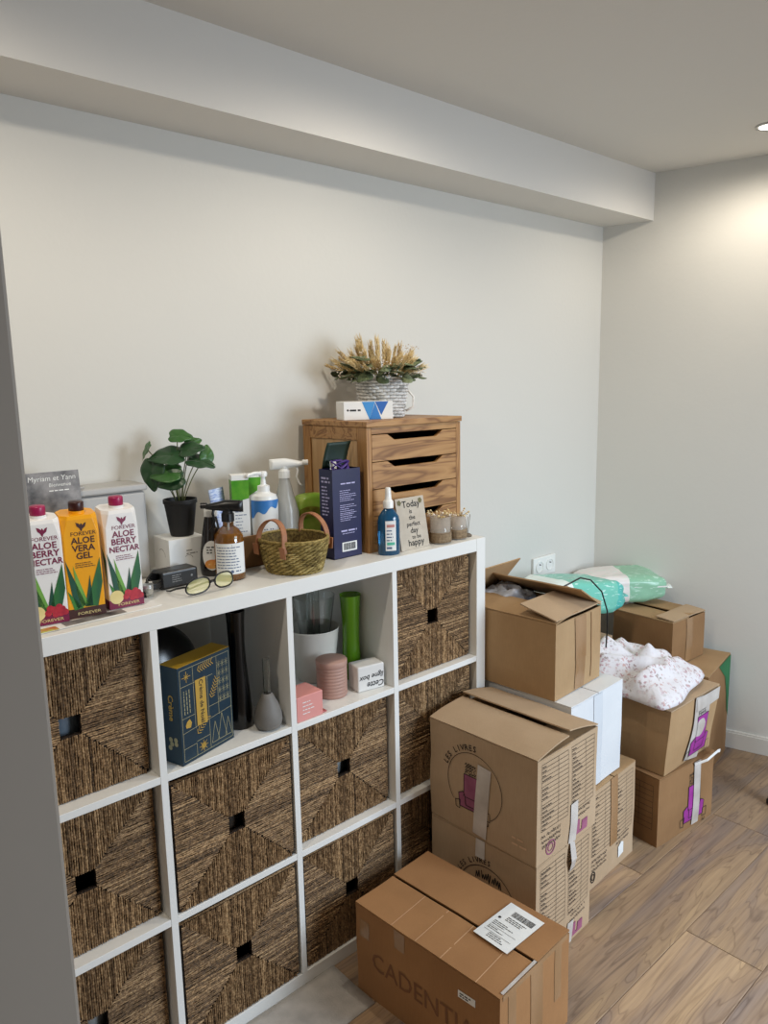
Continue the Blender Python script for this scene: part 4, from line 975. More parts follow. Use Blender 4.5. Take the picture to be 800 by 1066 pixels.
M_amber = mat('amber_liquid', '#b8741e', .1, trans=.25, bump=.005, scale=9)
def sprayer(t, m_, z, dirv, s=1.0):
    """trigger head: collar, body, nozzle, trigger. dirv = azimuth the nozzle points to"""
    R_ = Matrix.Rotation(dirv, 4, 'Z') @ Matrix.Translation((0, 0, z)) @ Matrix.Diagonal((s, s, s, 1))
    MB().lathe([(.0145, 0), (.0145, .018), (.012, .020), (.0105, .024)], 32, R_, fn=lambda a, zz: 1+.015*math.cos(a*16)).build('collar', m_, t, smooth=False)
    q = MB(); q.sheet(lambda u, v: (-.036+.086*v, (.0115*(1-.35*abs(2*v-1)**2))*math.sin(2*PI*u)*(1 if abs(v-.5) < .49 else .01), .036+.0135*(1-.6*max(0, (v-.45)/.55))*math.cos(2*PI*u)-.004*abs(v-.45)), 24, 16, R_)
    q.build('spray_head', m_, t, smooth=True)
    MB().lathe([(.0, .0), (.007, 0), (.007, .014), (.0, .014)], 20, R_ @ Matrix.Translation((.046, 0, .037)) @ Matrix.Rotation(PI/2, 4, 'Y'), cap0=False, cap1=False).build('nozzle', m_, t)
    MB().tube([(.030, 0, .032), (.034, 0, .018), (.030, 0, .002), (.036, 0, -.014), (.043, 0, -.022)], lambda k: .0055-.002*k, 10, R_, flat=.6).build('trigger', m_, t, smooth=True)
    MB().lathe([(.0105, .022), (.010, .034)], 20, R_).build('neck_column', m_, t, smooth=True)
sp = bottle('amber_spray_bottle', 'clear spray bottle of amber liquid with black trigger head and white label', 'bottle', (.656, .136, ZT), [
    ('bottle_body', [(0, 0), (.034, 0), (.037, .003), (.037, .095), (.034, .112), (.024, .126), (.0135, .134), (.0125, .150)], M_glass, {}),
    ('amber_liquid', [(0, .002), (.0345, .003), (.0355, .006), (.0355, .095), (.032, .112), (.029, .118), (0, .118)], M_amber, {}),
    ('dip_tube', [(.002, .01), (.002, .146)], M_whitepl, {})])
def dr(p):
    rn = random.Random(4); W = .037*2.3; p.prints(I4, .006, .068, W*.8, 8, .0072, .0022, rn, e=0, ragged=.35); p.disc(I4, (.045, .007), .004, 0); p.prints(I4, .054, .009, .02, 1, .005, .003, rn, e=0); p.box(.004, W*.55, .070, .074, 0, .0001)
wrap(sp, 'paper_label', M_paper, .037, .018, .095, VA-1.15, VA+1.15, dr)
sprayer(sp, M_black, .145, math.radians(140), 1.08)

# small vial, power adapter and cables
vi = bottle('glass_vial', 'tiny clear glass jar right of the white carton', 'jar', (.432, .125, ZT), [
    ('jar_body', [(0, 0), (.0115, 0), (.013, .002), (.013, .022), (.0125, .024)], M_glass, {}), ('silver_lid', [(.0132, .022), (.0132, .030), (0, .030)], M_chrome, {})])
ad = thing('power_adapter', 'black power adapter block with printed text and coiled cable beside the vial', 'adapter', (.478, .150, ZT), math.radians(2))
MB().box(0, .098, 0, .052, 0, .043).build('adapter_block', M_black, ad, bevel=.006, seg=3)
q = MB(); q.prints(front(), .028, .032, .025, 4, .005, .0017, random.Random(1), e=.0004); q.disc(front(), (.080, .024), .0028, .0004); q.build('small_print', mat('grey_print', '#8c8c8c', .6, bump=.01), ad)
for k in range(4):
    q = MB(); rn = random.Random(k)
    q.tube([(.004+.004*k, .02, .036-.004*k), (-.018-.004*k, .012, .044-.005*k), (-.036-.002*k, .0, .034-.006*k), (-.034, -.008, .012+.004*k), (-.014, -.004, .010+.003*k), (.002, .0, .016+.003*k)], .0026, 8); q.build('cable', M_black, ad, smooth=True)
# protective glasses
gl = thing('safety_glasses', 'black framed glasses with pale yellow lenses lying at the shelf edge', 'glasses', (.555, .062, ZT), math.radians(8))
M_lens = mat('yellow_lens', '#f4eda6', .05, alpha=.45, bump=.005, scale=5, coat=.5)
def gp(x, z): return (x, -.012+2.2*x*x, z)
for s_ in (-1, 1):
    cx_ = s_*.037
    prof = [(cx_+s_*.030*math.copysign(abs(math.cos(a))**.75, math.cos(a)), .022+.018*math.sin(a)*(1.1 if math.sin(a) > 0 else .9)-.003*math.cos(a)) for a in [2*PI*i/28 for i in range(28)]]
    q = MB(); q.add([gp(cx_, .022)]+[gp(x, z) for x, z in prof], [(0, 1+i, 1+(i+1) % 28) for i in range(28)]); q.build('lens', M_lens, gl, smooth=True)
    q = MB(); q.tube([gp(x, z) for x, z in prof], .0020, 8, closed=True); q.build('rim', M_black, gl, smooth=True)
    q = MB(); q.tube([(s_*.060, -.003, .023), (s_*.066, .006, .024), (s_*.068, .035, .016), (s_*.067, .060, .0065), (s_*.064, .078, .0035)] if s_ < 0 else [(s_*.060, -.003, .023), (s_*.066, .006, .024), (s_*.05, .028, .018), (s_*.0, .040, .010), (s_*-.035, .042, .0045)], lambda k: .0028-.0008*k, 8); q.build('temple_arm', M_black, gl, smooth=True)
MB().tube([gp(-.009, .025), gp(0, .028), gp(.009, .025)], .0025, 8).build('bridge', M_black, gl, smooth=True)

# cardboard tray with tube, pack, pump bottle
tr_ = thing('cardboard_tray', 'small brown cardboard box holding lotions, behind the spray bottle', 'box', (.705, .195, ZT))
q = MB(); T_ = .003
for a in ((0, .17, 0, T_), (0, .17, .13-T_, .13), (0, T_, T_, .13-T_), (.17-T_, .17, T_, .13-T_)): q.box(a[0], a[1], a[2], a[3], 0, .085)
q.box(0, .17, 0, .13, 0, T_); q.build('tray_body', M_cbdark, tr_, bevel=.0008)
def tube_sq(name, label, loc, w_, d, h, m_, cap, rz=0, rot=None, group=None):
    t = thing(name, label, 'tube', loc, rz, rot=rot)
    q = MB(); q.sheet(lambda u, v: (w_/2*math.cos(2*PI*u)*(.86+.14*v), d/2*math.sin(2*PI*u)*(1-.93*v), .02+(h-.02)*v), 28, 10); q.build('tube_body', m_, t, smooth=True)
    MB().lathe([(0, 0), (w_*.34, 0), (w_*.34, .021), (0, .021)], 28, cap0=False, cap1=False, sy=.9).build('tube_cap', cap, t); return t
M_tubeblue = mat('tube_white_blue', '#dfe5ee', .3, c2='#5f78b8', scale=70, stretch=(1, 1, 3), bump=.01)
M_greenpr = mat('green_white_print', '#3f8f1e', .35, c2='#69a82e', scale=30, bump=.01)
tb = tube_sq('cream_tube', 'white cream tube with blue lettering leaning behind the dark syrup bottle', (.715, .285, ZT+.0035+.0), .045, .030, .215, M_tubeblue, M_whitepl, rot=(0, math.radians(-14), 0)) if 0 else tube_sq('cream_tube', 'white cream tube with blue lettering standing at the back of the brown tray', (.735, .285, ZT+.0035), .045, .030, .205, M_tubeblue, M_whitepl, rot=(0, math.radians(-7), 0))
gb = thing('skincare_box', 'tall white and green box behind the blue labelled pump bottle', 'box', (.738, .250, ZT+.0035), math.radians(-22))
MB().box(0, .045, 0, .04, 0, .238).build('box_body', M_paper, gb, bevel=.001)
q = MB(); q.add([(-.0004, -.0005, .165), (.045, -.0005, .175), (.045, -.0005, .224), (-.0004, -.0005, .224)], [(0, 1, 2, 3)]); q.add([(-.0005, .04, .165), (-.0005, -.0004, .165), (-.0005, -.0004, .224), (-.0005, .04, .224)], [(0, 1, 2, 3)]); q.build('green_print', M_greenpr, gb)
q = MB(); q.prints(front(), .006, .15, .03, 10, .009, .002, random.Random(5), e=.0005); q.build('small_print', M_ink_b, gb)
gb2 = thing('skincare_box', 'flat white and green box just behind the pump of the lotion bottle', 'box', (.812, .290, ZT+.0035), math.radians(-22))
MB().box(0, .05, 0, .025, 0, .232).build('box_body', M_paper, gb2, bevel=.001)
MB().quad((0, -.0005, .17), (.05, -.0005, .20), (.05, -.0005, .222), (0, -.0005, .222)).build('green_print', M_greenpr, gb2)
pu = bottle('pump_bottle', 'white pump bottle with blue label standing in the brown tray', 'bottle', (.829, .238, ZT+.0035), [
    ('bottle_body', [(0, 0), (.034, 0), (.037, .004), (.037, .165), (.033, .178), (.018, .184), (.016, .190)], M_whitepl, {}),
    ('pump_collar', [(.0165, .188), (.0165, .203), (.008, .206), (.006, .222), (.006, .230)], M_whitepl, {}),
    ('pump_head', [(.0, .228), (.011, .228), (.012, .236), (.009, .242), (0, .243)], M_whitepl, {})])
MB().tube([(0, 0, .236), (-.03, -.004, .239), (-.052, -.008, .236), (-.056, -.009, .230)], lambda k: .006-.0025*k, 10).build('pump_spout', M_whitepl, pu, smooth=True)
M_bluelab = mat('blue_label_print', '#4a8fd0', .4, c2='#2f6fb8', scale=12, bump=.01)
wrap(pu, 'paper_label', M_paper, .037, .03, .168, VA-1.3, VA+1.3, lambda p: p.prints(I4, .03, .060, .04, 4, .012, .003, random.Random(1), e=0, ragged=.4))
q = MB(); q.sheet(lambda u, v: ((.0382)*math.cos(VA-1.28+2.56*u), .0382*math.sin(VA-1.28+2.56*u), .167-(.012+.034*(1-u)+.006*math.sin(u*17))*v), 32, 3); q.build('blue_print', M_bluelab, pu, smooth=True)
M_film2 = mat('cloudy_plastic', '#e6e8e6', .25, trans=.55, bump=.5, scale=26)
# empty clear spray bottle
es = bottle('clear_spray_bottle', 'empty clear spray bottle with white trigger head, right of the pump bottle', 'bottle', (.915, .262, ZT), [
    ('bottle_body', [(0, .002), (.033, .001), (.037, .004), (.037, .12), (.030, .15), (.020, .19), (.0135, .215), (.0125, .225)], M_film2, {}),
    ('dip_tube', [(.002, .01), (.002, .22)], M_whitepl, {})])
sprayer(es, M_whitepl, .217, -.55, 1.12)
# green wipes pack behind basket
gpk = thing('wipes_pack', 'soft green and yellow patterned packet behind the wicker basket', 'packet', (1.012, .275, ZT+.082))
q = MB()
def fnp(u, v):
    a = 2*PI*u; b = -PI/2+PI*v; cb = abs(math.cos(b))**.4
    x = math.copysign(abs(math.cos(a))**.4, math.cos(a))*cb; y = math.copysign(abs(math.sin(a))**.4, math.sin(a))*cb; z = math.copysign(abs(math.sin(b))**.5, math.sin(b))
    k = 1+.08*noise.noise(Vector((x*3, y*3, z*3))); return (x*.06*k, y*.03*k, z*.080*(1-.15*abs(x)**4))
q.sheet(fnp, 40, 24); q.build('packet_body', mat('green_packet', '#6d9a2e', .3, c2='#a5b552', scale=16, bump=.3, bscale=30), gpk, smooth=True)
q = MB(); q.sheet(lambda u, v: (.0605*(2*u-1), -.0312, .012+.03*v+.006*math.sin(u*6)), 10, 2, th=.0006); q.build('label_band', mat('brown_green', '#6a5a20', .4, c2='#8da23a', scale=30, bump=.05), gpk)

# wicker basket with leather handles
wb = thing('wicker_basket', 'small oval wicker basket with two tan leather handles, in front of the navy box', 'basket', (.820, .095, ZT), math.radians(97))
M_wick = attr_mat('pale_wicker', '#4b3a18', '#c9b273', .6, mid='#8f7a42', bump=.6, bscale=160)
M_leather = mat('tan_leather', '#a8734f', .5, c2='#955f3e', scale=20, bump=.1, bscale=200)
rn = random.Random(12)
def brad(z): return .070+.021*min(1, z/.085)**.8
w1 = MB(); rows = 17
for k in range(rows):
    z = .004+k*.0049; n_ = 84; pts = []
    for st in range(n_//3):      # each row is a chain of short slanted stitches
        w1.tone = min(1, max(0, rn.gauss(.5, .2))); a0 = 2*PI*(st*3+(k % 2)*1.5)/n_; pp_ = []
        for j in range(4):
            a = a0+2*PI*j*1.15/n_; R_ = brad(z)+.0022*math.sin(PI*j/3); pp_.append((R_*1.05*math.cos(a), R_*.93*math.sin(a), z+.0036*(j/3-.5)))
        w1.tube(pp_, .0027, 5)
w1.build('woven_wall', M_wick, wb, smooth=True, tone=True)
w2 = MB(); w2.tone = .15; w2.lathe([(0, .001), (.068, .001), (.086, .084), (.084, .084), (.066, .004), (0, .004)], 48, cap0=False, cap1=False, sx=1.05, sy=.93); w2.build('basket_lining', M_wick, wb, tone=True)
w3 = MB(); w3.tone = .55; w3.tube([(.0905*1.05*math.cos(2*PI*i/48), .0905*.93*math.sin(2*PI*i/48), .087+.0008*math.sin(i*2.4)) for i in range(48)], .0036, 8, closed=True); w3.build('rim', M_wick, wb, smooth=True, tone=True)
for s_ in (-1, 1):
    q = MB(); yb_ = s_*.0735
    pts = []
    for k in range(17):
        a = PI*k/16; x = -.050*math.cos(a); z = .078+.062*math.sin(a)**.8; pts.append(Vector((x, yb_*(1.0)+s_*.002-s_*.012*math.sin(a), z)))
    pts = [Vector((-.051, yb_+s_*.003, .060))]+pts+[Vector((.051, yb_+s_*.003, .060))]
    vs_ = []; fs = []
    for k, p in enumerate(pts):
        t_ = (pts[min(k+1, len(pts)-1)]-pts[max(k-1, 0)]).normalized(); sd = Vector((0, 1, 0)).cross(t_).normalized(); nrm = Vector((0, 1, 0))
        for sx_, sy2 in ((-.002, -.008), (.002, -.008), (.002, .008), (-.002, .008)): vs_.append(p+sd*sx_+nrm*sy2*(1 if 1 < k < len(pts)-2 else .9))
    for k in range(len(pts)-1):
        for j in range(4): fs.append((k*4+j, k*4+(j+1) % 4, (k+1)*4+(j+1) % 4, (k+1)*4+j))
    fs += [(3, 2, 1, 0), tuple(range(len(vs_)-4, len(vs_)))]
    hd = q.add(vs_, fs).build('leather_handle', M_leather, wb, bevel=.001)
    for sx_ in (-1, 1):
        pd = MB().box(-.010, .010, -.0015, .0015, 0, .03).build('leather_tab', M_leather, hd, bevel=.002)
        pd.location = (sx_*.051, yb_*1.02+s_*.006, .048); pd.rotation_euler = (s_*-.12, 0, 0)

# navy box
M_navy = mat('navy_card', '#151548', .4, c2='#11113d', scale=9, bump=.05)
M_navyp = mat('lilac_print', '#b9b5dc', .6, bump=.01)
M_purple = mat('purple_ribbon', '#54398a', .5, c2='#3f2a6e', scale=30, bump=.2)
nb = thing('navy_box', 'tall navy blue cardboard box with open lid and purple ribbon, left of the drawers', 'box', (.956, .098, ZT), math.radians(0))
NW, ND, NH = .098, .058, .246
q = MB(); T_ = .0016
q.box(0, NW, 0, T_, 0, NH); q.box(0, NW, ND-T_, ND, 0, NH); q.box(0, T_, T_, ND-T_, 0, NH); q.box(NW-T_, NW, T_, ND-T_, 0, NH); q.box(0, NW, 0, ND, 0, T_); q.build('box_body', M_navy, nb)
q = MB(); q.sheet(lambda u, v: (.01+(NW-.015)*u+.012*v, ND-.002-.012*v*v, NH+.070*v), 6, 8, th=.0014); lab(q.build('lid_flap', mat('dark_green_inside', '#173326', .5, c2='#0f2219', scale=14, bump=.03), nb, smooth=True), 'dark green inside of the raised lid')
NF = front(); NL = left(0, ND, 0); q = MB(); rn = random.Random(5)
q.text('AROMATHERAPY', .0085, NF, NW/2, .206, e=.0004) if 0 else q.prints(NF, .028, .208, .05, 1, .006, .0035, rn, e=.0004, ragged=0)
for blk, (yy, n_) in enumerate(((.188, 6), (.148, 5), (.122, 4))): q.prints(NF, .024, yy, .058, n_, .0055, .0016, rn, e=.0004)
q.prints(NF, .026, .078, .055, 1, .006, .0042, rn, e=.0004, ragged=0); q.prints(NF, .030, .069, .045, 1, .005, .0018, rn, e=.0004, ragged=0)
q.prints(NL, .010, .225, .04, 2, .010, .005, rn, e=.0004, ragged=.2); q.prints(NL, .010, .200, .04, 9, .0095, .0038, rn, e=.0004)
q.build('fine_print', M_navyp, nb)
bc = MB().box(.028, .080, -.0008, -.0004, .018, .044).build('barcode_label', M_paper, nb); q = MB(); x = .033
while x < .075:
    ww = rn.choice((.0006, .001, .0016)); q.box(x, x+ww, -.0012, -.0009, .022, .041); x += ww+rn.choice((.0008, .0012))
q.build('barcode_print', M_ink, bc)
q = MB(); q.tube([(.03+.022*math.cos(a)*(1+.2*math.sin(a*3)), .06+.03*math.sin(a*1.7), NH-.004+.016*math.sin(a*.9)+.004*k) for k, a in enumerate([i*.55 for i in range(1)])]*1+[(.05+.026*math.cos(i*.8), .029+.018*math.sin(i*.8), NH-.01+.03*abs(math.sin(i*.5))) for i in range(26)], .0050, 6, flat=.4)
rb_ = q.build('purple_ribbon', M_purple, smooth=True); rb_.location = nb.location; tag(rb_, 'crinkled purple ribbon bunched in the top of the navy box', 'ribbon')
q = MB(); q.add([(0, 0, 0), (.02, -.004, -.002), (.024, .004, .020), (.002, .004, .022)], [(0, 1, 2, 3)]); 
tg = q.build('paper_tag', M_paper, nb); tg.location = (.018, .03, NH-.002)

# wooden drawer cabinet
wc = thing('drawer_cabinet', 'small pine desktop cabinet with cut-out drawers on top of the shelf', 'cabinet', (1.072, .088, ZT))
WW, WD, WH = .382, .295, .370; FT = .018
q = MB(); q.box(-.003, WW+.003, -.004, WD, WH-.016, WH); q.build('cabinet_top', M_pine, wc, bevel=.0015)
for sx_ in (0, WW-FT):
    fx = sx_
    MB().box(fx, fx+FT, 0, .042, 0, WH-.017).build('side_stile', M_pinev, wc, bevel=.001); MB().box(fx, fx+FT, WD-.035, WD, 0, WH-.017).build('side_stile', M_pinev, wc, bevel=.001)
    MB().box(fx, fx+FT, .0425, WD-.0355, WH-.053, WH-.017).build('side_rail', M_pine, wc, bevel=.001); MB().box(fx, fx+FT, .0425, WD-.0355, 0, .035).build('side_rail', M_pine, wc, bevel=.001)
    q = MB(); q.box(fx+.005, fx+FT-.004, .043, WD-.036, .0355, WH-.0535); q.build('side_panel', M_ply, wc)
q = MB().box(FT, WW-FT, WD-.006, WD, 0, WH-.017).build('back_panel', M_ply, wc)
q = MB(); q.box(FT+.0005, WW-FT-.0005, .0005, .02, WH-.036, WH-.0165); q.build('front_rail', M_pine, wc, bevel=.001)
q = MB(); q.box(FT+.0005, WW-FT-.0005, .0005, .02, 0, .026); q.build('plinth_rail', M_pine, wc, bevel=.001)
dwid = WW-2*FT-.003; x0 = FT+.0015; pitch_ = (WH-.036-.027)/4
for k in range(4):
    zb_ = .027+k*pitch_; hh_ = pitch_-.0022; q = MB()
    a0, a1, dp_ = dwid*.17, dwid*.83, .0175
    pr = [(0, 0), (dwid, 0), (dwid, hh_), (a1, hh_)]+[(a1-.028*(1-math.cos(PI*j/8))/2*1.0, hh_-dp_*(1-math.cos(PI*j/8))/2) for j in range(1, 9)]+[(a0+.028-.028*(1-math.cos(PI*j/8))/2, hh_-dp_+dp_*(1-math.cos(PI*j/8))/2) for j in range(0, 9)]+[(0, hh_)]
    q.prism(pr, 0, .014, FR((x0, .0145, zb_), (1, 0, 0), (0, 0, 1)))
    fr_ = q.build('drawer', M_pine, wc, bevel=.0006)
    q = MB(); q.box(x0+.003, x0+.011, .016, WD-.03, zb_+.002, zb_+hh_-.012); q.box(x0+dwid-.011, x0+dwid-.003, .016, WD-.03, zb_+.002, zb_+hh_-.012); q.box(x0+.003, x0+dwid-.003, .016, WD-.03, zb_+.002, zb_+.006); q.build('drawer_box', M_recess_shade, fr_)  # drawer box painted near-black as the shade behind the handle cut-out

# blue-white box on the cabinet
M_bl1 = mat('bright_blue_print', '#3d8fd0', .4, bump=.01); M_bl2 = mat('deep_blue_print', '#1f5fae', .4, bump=.01); M_bl3 = mat('mid_blue_print', '#2c7ac2', .4, bump=.01)
bw = thing('glove_box', 'low white box with blue triangle pattern on top of the wooden cabinet', 'box', (1.082, .196, ZT+WH+.0005), math.radians(-24))
MB().box(0, .148, 0, .085, 0, .052).build('box_body', M_paper, bw, bevel=.001)
for nm_, m_, pts in (('blue_triangle', M_bl1, [(.054, .052), (.076, .0), (.094, .052)]), ('blue_triangle', M_bl2, [(.094, .052), (.134, .052), (.112, .012)]), ('blue_triangle', M_bl3, [(.076, .0), (.094, .048), (.112, .0)])):
    q = MB(); q.poly(front(), [(a, max(.0008, min(.0512, c))) for a, c in pts], .0005); q.build(nm_, m_, bw)
q = MB(); q.text('cosmetics', .001, front(), .03, .022); q = MB(); q.prints(front(), .018, .030, .032, 1, .005, .005, random.Random(3), e=.0005, ragged=0); q.disc(front(), (.012, .028), .003, .0005); q.build('small_print', M_ink, bw)

# dried flower arrangement
M_wwick = attr_mat('whitewashed_wicker', '#a5a29b', '#f4f2ee', .8, mid='#dedbd5', bump=.5, bscale=120)
df = thing('dried_flower_basket', 'white wicker pot of dried flowers, wheat and eucalyptus on top of the wooden cabinet', 'flower basket', (1.280, .250, ZT+WH+.0005))
rn = random.Random(31); w1 = MB()
def frad(z): return .060+.019*(z/.125)
for k in range(13):
    z = .005+k*.0095
    n_ = 22
    for st in range(n_):
        w1.tone = min(1, max(0, rn.gauss(.6, .22))); a0 = 2*PI*(st+.5*(k % 2))/n_; pp_ = []
        for j in range(6):
            a = a0+2*PI*.98*j/5/n_; R_ = frad(z)+.0035*math.sin(PI*j/5); pp_.append((R_*math.cos(a), R_*math.sin(a), z+.001*math.sin(st)))
        w1.tube(pp_, .0045, 5)
w1.build('woven_pot', M_wwick, df, smooth=True, tone=True)
w2 = MB(); w2.tone = .3; w2.lathe([(0, .001), (.057, .001), (.076, .122), (.073, .122), (.054, .006), (0, .006)], 40, cap0=False, cap1=False); w2.build('pot_lining', M_wwick, df, tone=True)
w3 = MB(); w3.tone = .7; w3.tube([Vector(Rr*.074+Vector((0, 0, .085))), Vector(Rr*.095+Vector((0, 0, .06))), Vector(Rr*.094+Vector((0, 0, .03))), Vector(Rr*.070+Vector((0, 0, .018)))], .0035, 8); w3.build('side_handle', M_wwick, df, smooth=True, tone=True)
M_wheat = attr_mat('dried_wheat', '#a8875a', '#f0dcae', .8, mid='#d4b880', bump=.2, bscale=80)
M_euc = attr_mat('dried_eucalyptus', '#39442e', '#8c9474', .8, mid='#616c4c', bump=.2, bscale=60)
M_tiny = attr_mat('dried_tiny_flowers', '#b59a80', '#efe2d0', .8, mid='#d8c4ac', bump=0)
def dirv(az, el): return Vector((math.cos(az)*math.cos(el), math.sin(az)*math.cos(el), math.sin(el)))
for k in range(60):       # wheat and grass ears
    az = rn.uniform(0, 2*PI); el = rn.uniform(.28, 1.45); L_ = rn.uniform(.075, .135)*(1.15 if el < .6 else 1)
    b0 = Vector((math.cos(az)*.045, math.sin(az)*.045, .115)); d = dirv(az, el); q = MB(); tone = rn.uniform(.3, .9); q.tone = tone*.7
    tip = b0+d*L_; q.tube([b0, b0+d*L_*.5], .0009, 5)
    ear = rn.choice((0, 1, 1)); q.tone = tone
    s0 = b0+d*L_*.42; n_ = 9; sd = d.cross(Vector((0, 0, 1))).normalized(); s2 = d.cross(sd)
    for j in range(n_):
        c = s0+d*(L_*.55*j/n_)
        for a in range(3):
            ang = a*2.1+j*.9; o_ = (sd*math.cos(ang)+s2*math.sin(ang))
            q.tone = min(1, max(0, tone+rn.uniform(-.2, .2)))
            q.tube([c, c+o_*.0045+d*.006, c+o_*.005*(1.4 if ear else .8)+d*(.022 if ear else .013)], lambda s: .0022*(1-s)+.0002, 4)
    q.build('wheat_ear', M_wheat, df, smooth=True, tone=True)
for k in range(80):       # eucalyptus and dark leaves low round the rim
    az = rn.uniform(0, 2*PI); el = rn.uniform(-.05, .95); L_ = rn.uniform(.03, .085)
    c = Vector((math.cos(az)*.05, math.sin(az)*.05, .118))+dirv(az, el)*L_; s = rn.uniform(.015, .026)
    n = (dirv(az, el+.9)+Vector((rn.uniform(-.4, .4), rn.uniform(-.4, .4), .2))).normalized(); a = dirv(az+rn.uniform(-.6, .6), el-.3); a = (a-n*a.dot(n)).normalized(); b_ = n.cross(a)
    q = MB(); q.tone = rn.uniform(.1, .9)
    q.sheet(lambda u, v: c+a*(s*v*math.cos(2*PI*u)*1.15)+b_*(s*v*math.sin(2*PI*u)*.8)-n*(s*.3*v*v*math.sin(2*PI*u)**2), 18, 3, th=.0005)
    q.build('eucalyptus_leaf', M_euc, df, smooth=True, tone=True)
for k in range(26):       # tiny blossoms
    az = rn.uniform(0, 2*PI); el = rn.uniform(.0, 1.3); L_ = rn.uniform(.05, .115); c0 = Vector((math.cos(az)*.05, math.sin(az)*.05, .115)); c = c0+dirv(az, el)*L_
    q = MB(); q.tone = .2; q.tube([c0, c], .0005, 4)
    for j in range(9):
        q.tone = rn.uniform(.2, 1); o_ = Vector((rn.uniform(-1, 1), rn.uniform(-1, 1), rn.uniform(-1, 1)))*.011
        q.lathe([(0, -.002), (.0021, -.0005), (.0018, .001), (0, .002)], 6, Matrix.Translation(c+o_), cap0=False, cap1=False)
    q.build('tiny_blossom', M_tiny, df, smooth=True, tone=True)

# mist bottle, sign, candle glasses
M_bluegl = mat('blue_liquid', '#2a6a92', .08, trans=.45, bump=.01, scale=8, c2='#235e86')
mb2 = bottle('blue_mist_bottle', 'blue liquid spray bottle with white pump and pale label in front of the drawers', 'bottle', (1.108, .044, ZT), [
    ('bottle_body', [(0, 0), (.0285, 0), (.0315, .004), (.0315, .095), (.029, .108), (.018, .124), (.0125, .130), (.012, .138)], M_bluegl, dict(sy=.68)),
    ('collar', [(.0145, .132), (.0145, .150), (.012, .153), (.0095, .156), (.0085, .172), (.0075, .186), (.006, .189), (0, .189)], M_whitepl, {})], rz=math.radians(-32))
BW = bend(None, .0315, .68)
q = MB(); q.sheet(lambda u, v: (-.013+.030*u, 0, .014+.084*v), 10, 2); ml = q.build('paper_label', M_paper, mb2, warp=BW)
for m_, z0_, z1_ in ((mat('label_teal', '#58b79a', .5, bump=.01), .030, .038), (mat('label_red', '#c4847c', .5, bump=.01), .080, .088)):
    q = MB(); q.sheet(lambda u, v: (-.009+.022*u, -.0006, z0_+(z1_-z0_)*v), 8, 1); q.build('label_band', m_, ml, warp=BW)
q = MB(); q.prints(FR((0, 0, 0), (1, 0, 0), (0, 0, 1)), -.010, .072, .024, 4, .009, .003, random.Random(6), e=.0006); q.prints(FR((0, 0, 0), (1, 0, 0), (0, 0, 1)), -.010, .025, .024, 1, .009, .006, random.Random(6), e=.0006); q.build('label_print', M_ink_b, ml, warp=BW)
sg = thing('wooden_sign', 'small cream sign reading Today is the perfect day to be happy, leaning on the drawers', 'sign', (1.150, .036, ZT+.0005), rot=(math.radians(-10), math.radians(0), math.radians(1)))
MB().box(0, .115, 0, .006, 0, .150).build('sign_board', mat('cream_board', '#c4b9a8', .7, c2='#b8ac9a', scale=30, bump=.05), sg, bevel=.001)
SF = front(); rn = random.Random(1)
for s_, zz, sz, xx in (('Today', .122, .027, .060), ('is', .104, .018, .055), ('the', .086, .018, .058), ('perfect', .067, .018, .060), ('day', .047, .022, .060), ('to be', .030, .016, .066), ('happy', .011, .026, .062)):
    q = MB(); q.text(s_, sz, SF, xx, zz, e=.0005, bold=.012, sx=1.05); q.build('lettering', M_ink, sg)
for xx in (.014, .098):
    q = MB()
    for j in range(5): q.disc(SF, (xx+.0045*math.cos(j*1.26), .137+.0045*math.sin(j*1.26)), .0038, .0006+.00005*j, 10)
    q.build('painted_flower', mat('olive_print', '#6a6440', .7, bump=.01), sg)
M_smoke = mat('smoky_glass', '#cfc6ba', .05, alpha=.38, bump=.02, scale=14)
M_twine = attr_mat('jute_twine', '#6e5a44', '#b09a7c', .85, mid='#8f7a60', bump=.3, bscale=200)
def votive(label, loc, s):
    t = thing('candle_glass', label, 'candle holder', loc, group='candle glasses')
    o_ = MB().lathe([(0, 0), (.027*s, 0), (.030*s, .003), (.031*s, .080*s), (.0295*s, .080*s), (.0275*s, .006), (0, .006)], 40, cap0=False, cap1=False).build('glass_cup', M_smoke, t, smooth=True)
    q = MB(); rn = random.Random(int(s*100))
    for k in range(9):
        q.tone = rn.uniform(.3, .8); z = .006+k*.0033*s; q.tube([(.0322*s*math.cos(2*PI*i/36), .0322*s*math.sin(2*PI*i/36), z+.0004*math.sin(i)) for i in range(36)], .0017, 5, closed=True)
    q.build('twine_band', M_twine, t, smooth=True, tone=True)
    MB().lathe([(0, .004), (.026*s, .004), (.026*s, .022*s), (0, .024*s)], 28, cap0=False, cap1=False).build('candle', mat('ivory_wax', '#d8cdb8', .5, bump=.02), t, smooth=True)
    for k in range(22):
        a = rn.uniform(0, 2*PI); q = MB(); q.tone = rn.uniform(.2, 1); c = Vector((.024*s*math.cos(a), .024*s*math.sin(a), .080*s)); d = Vector((math.cos(a)*rn.uniform(.2, 1), math.sin(a)*rn.uniform(.2, 1), rn.uniform(.1, .8)))*.020
        q.tube([c, c+d*.5+Vector((0, 0, .003)), c+d], .0009, 5)
        q.lathe([(0, -.0035), (.0035, -.001), (.003, .0015), (0, .0035)], 8, Matrix.Translation(c+d), cap0=False, cap1=False); q.build('dried_sprig', M_tiny if k % 3 == 0 else M_wheat, t, smooth=True, tone=True)
    return t
votive('candle glass with twine band and dried trim, right beside the cream sign', (1.318, .046, ZT), 1.0)
votive('candle glass with twine band, the one nearest the right end of the shelf', (1.396, .050, ZT), .9)
ck = MB(); rn = random.Random(3)
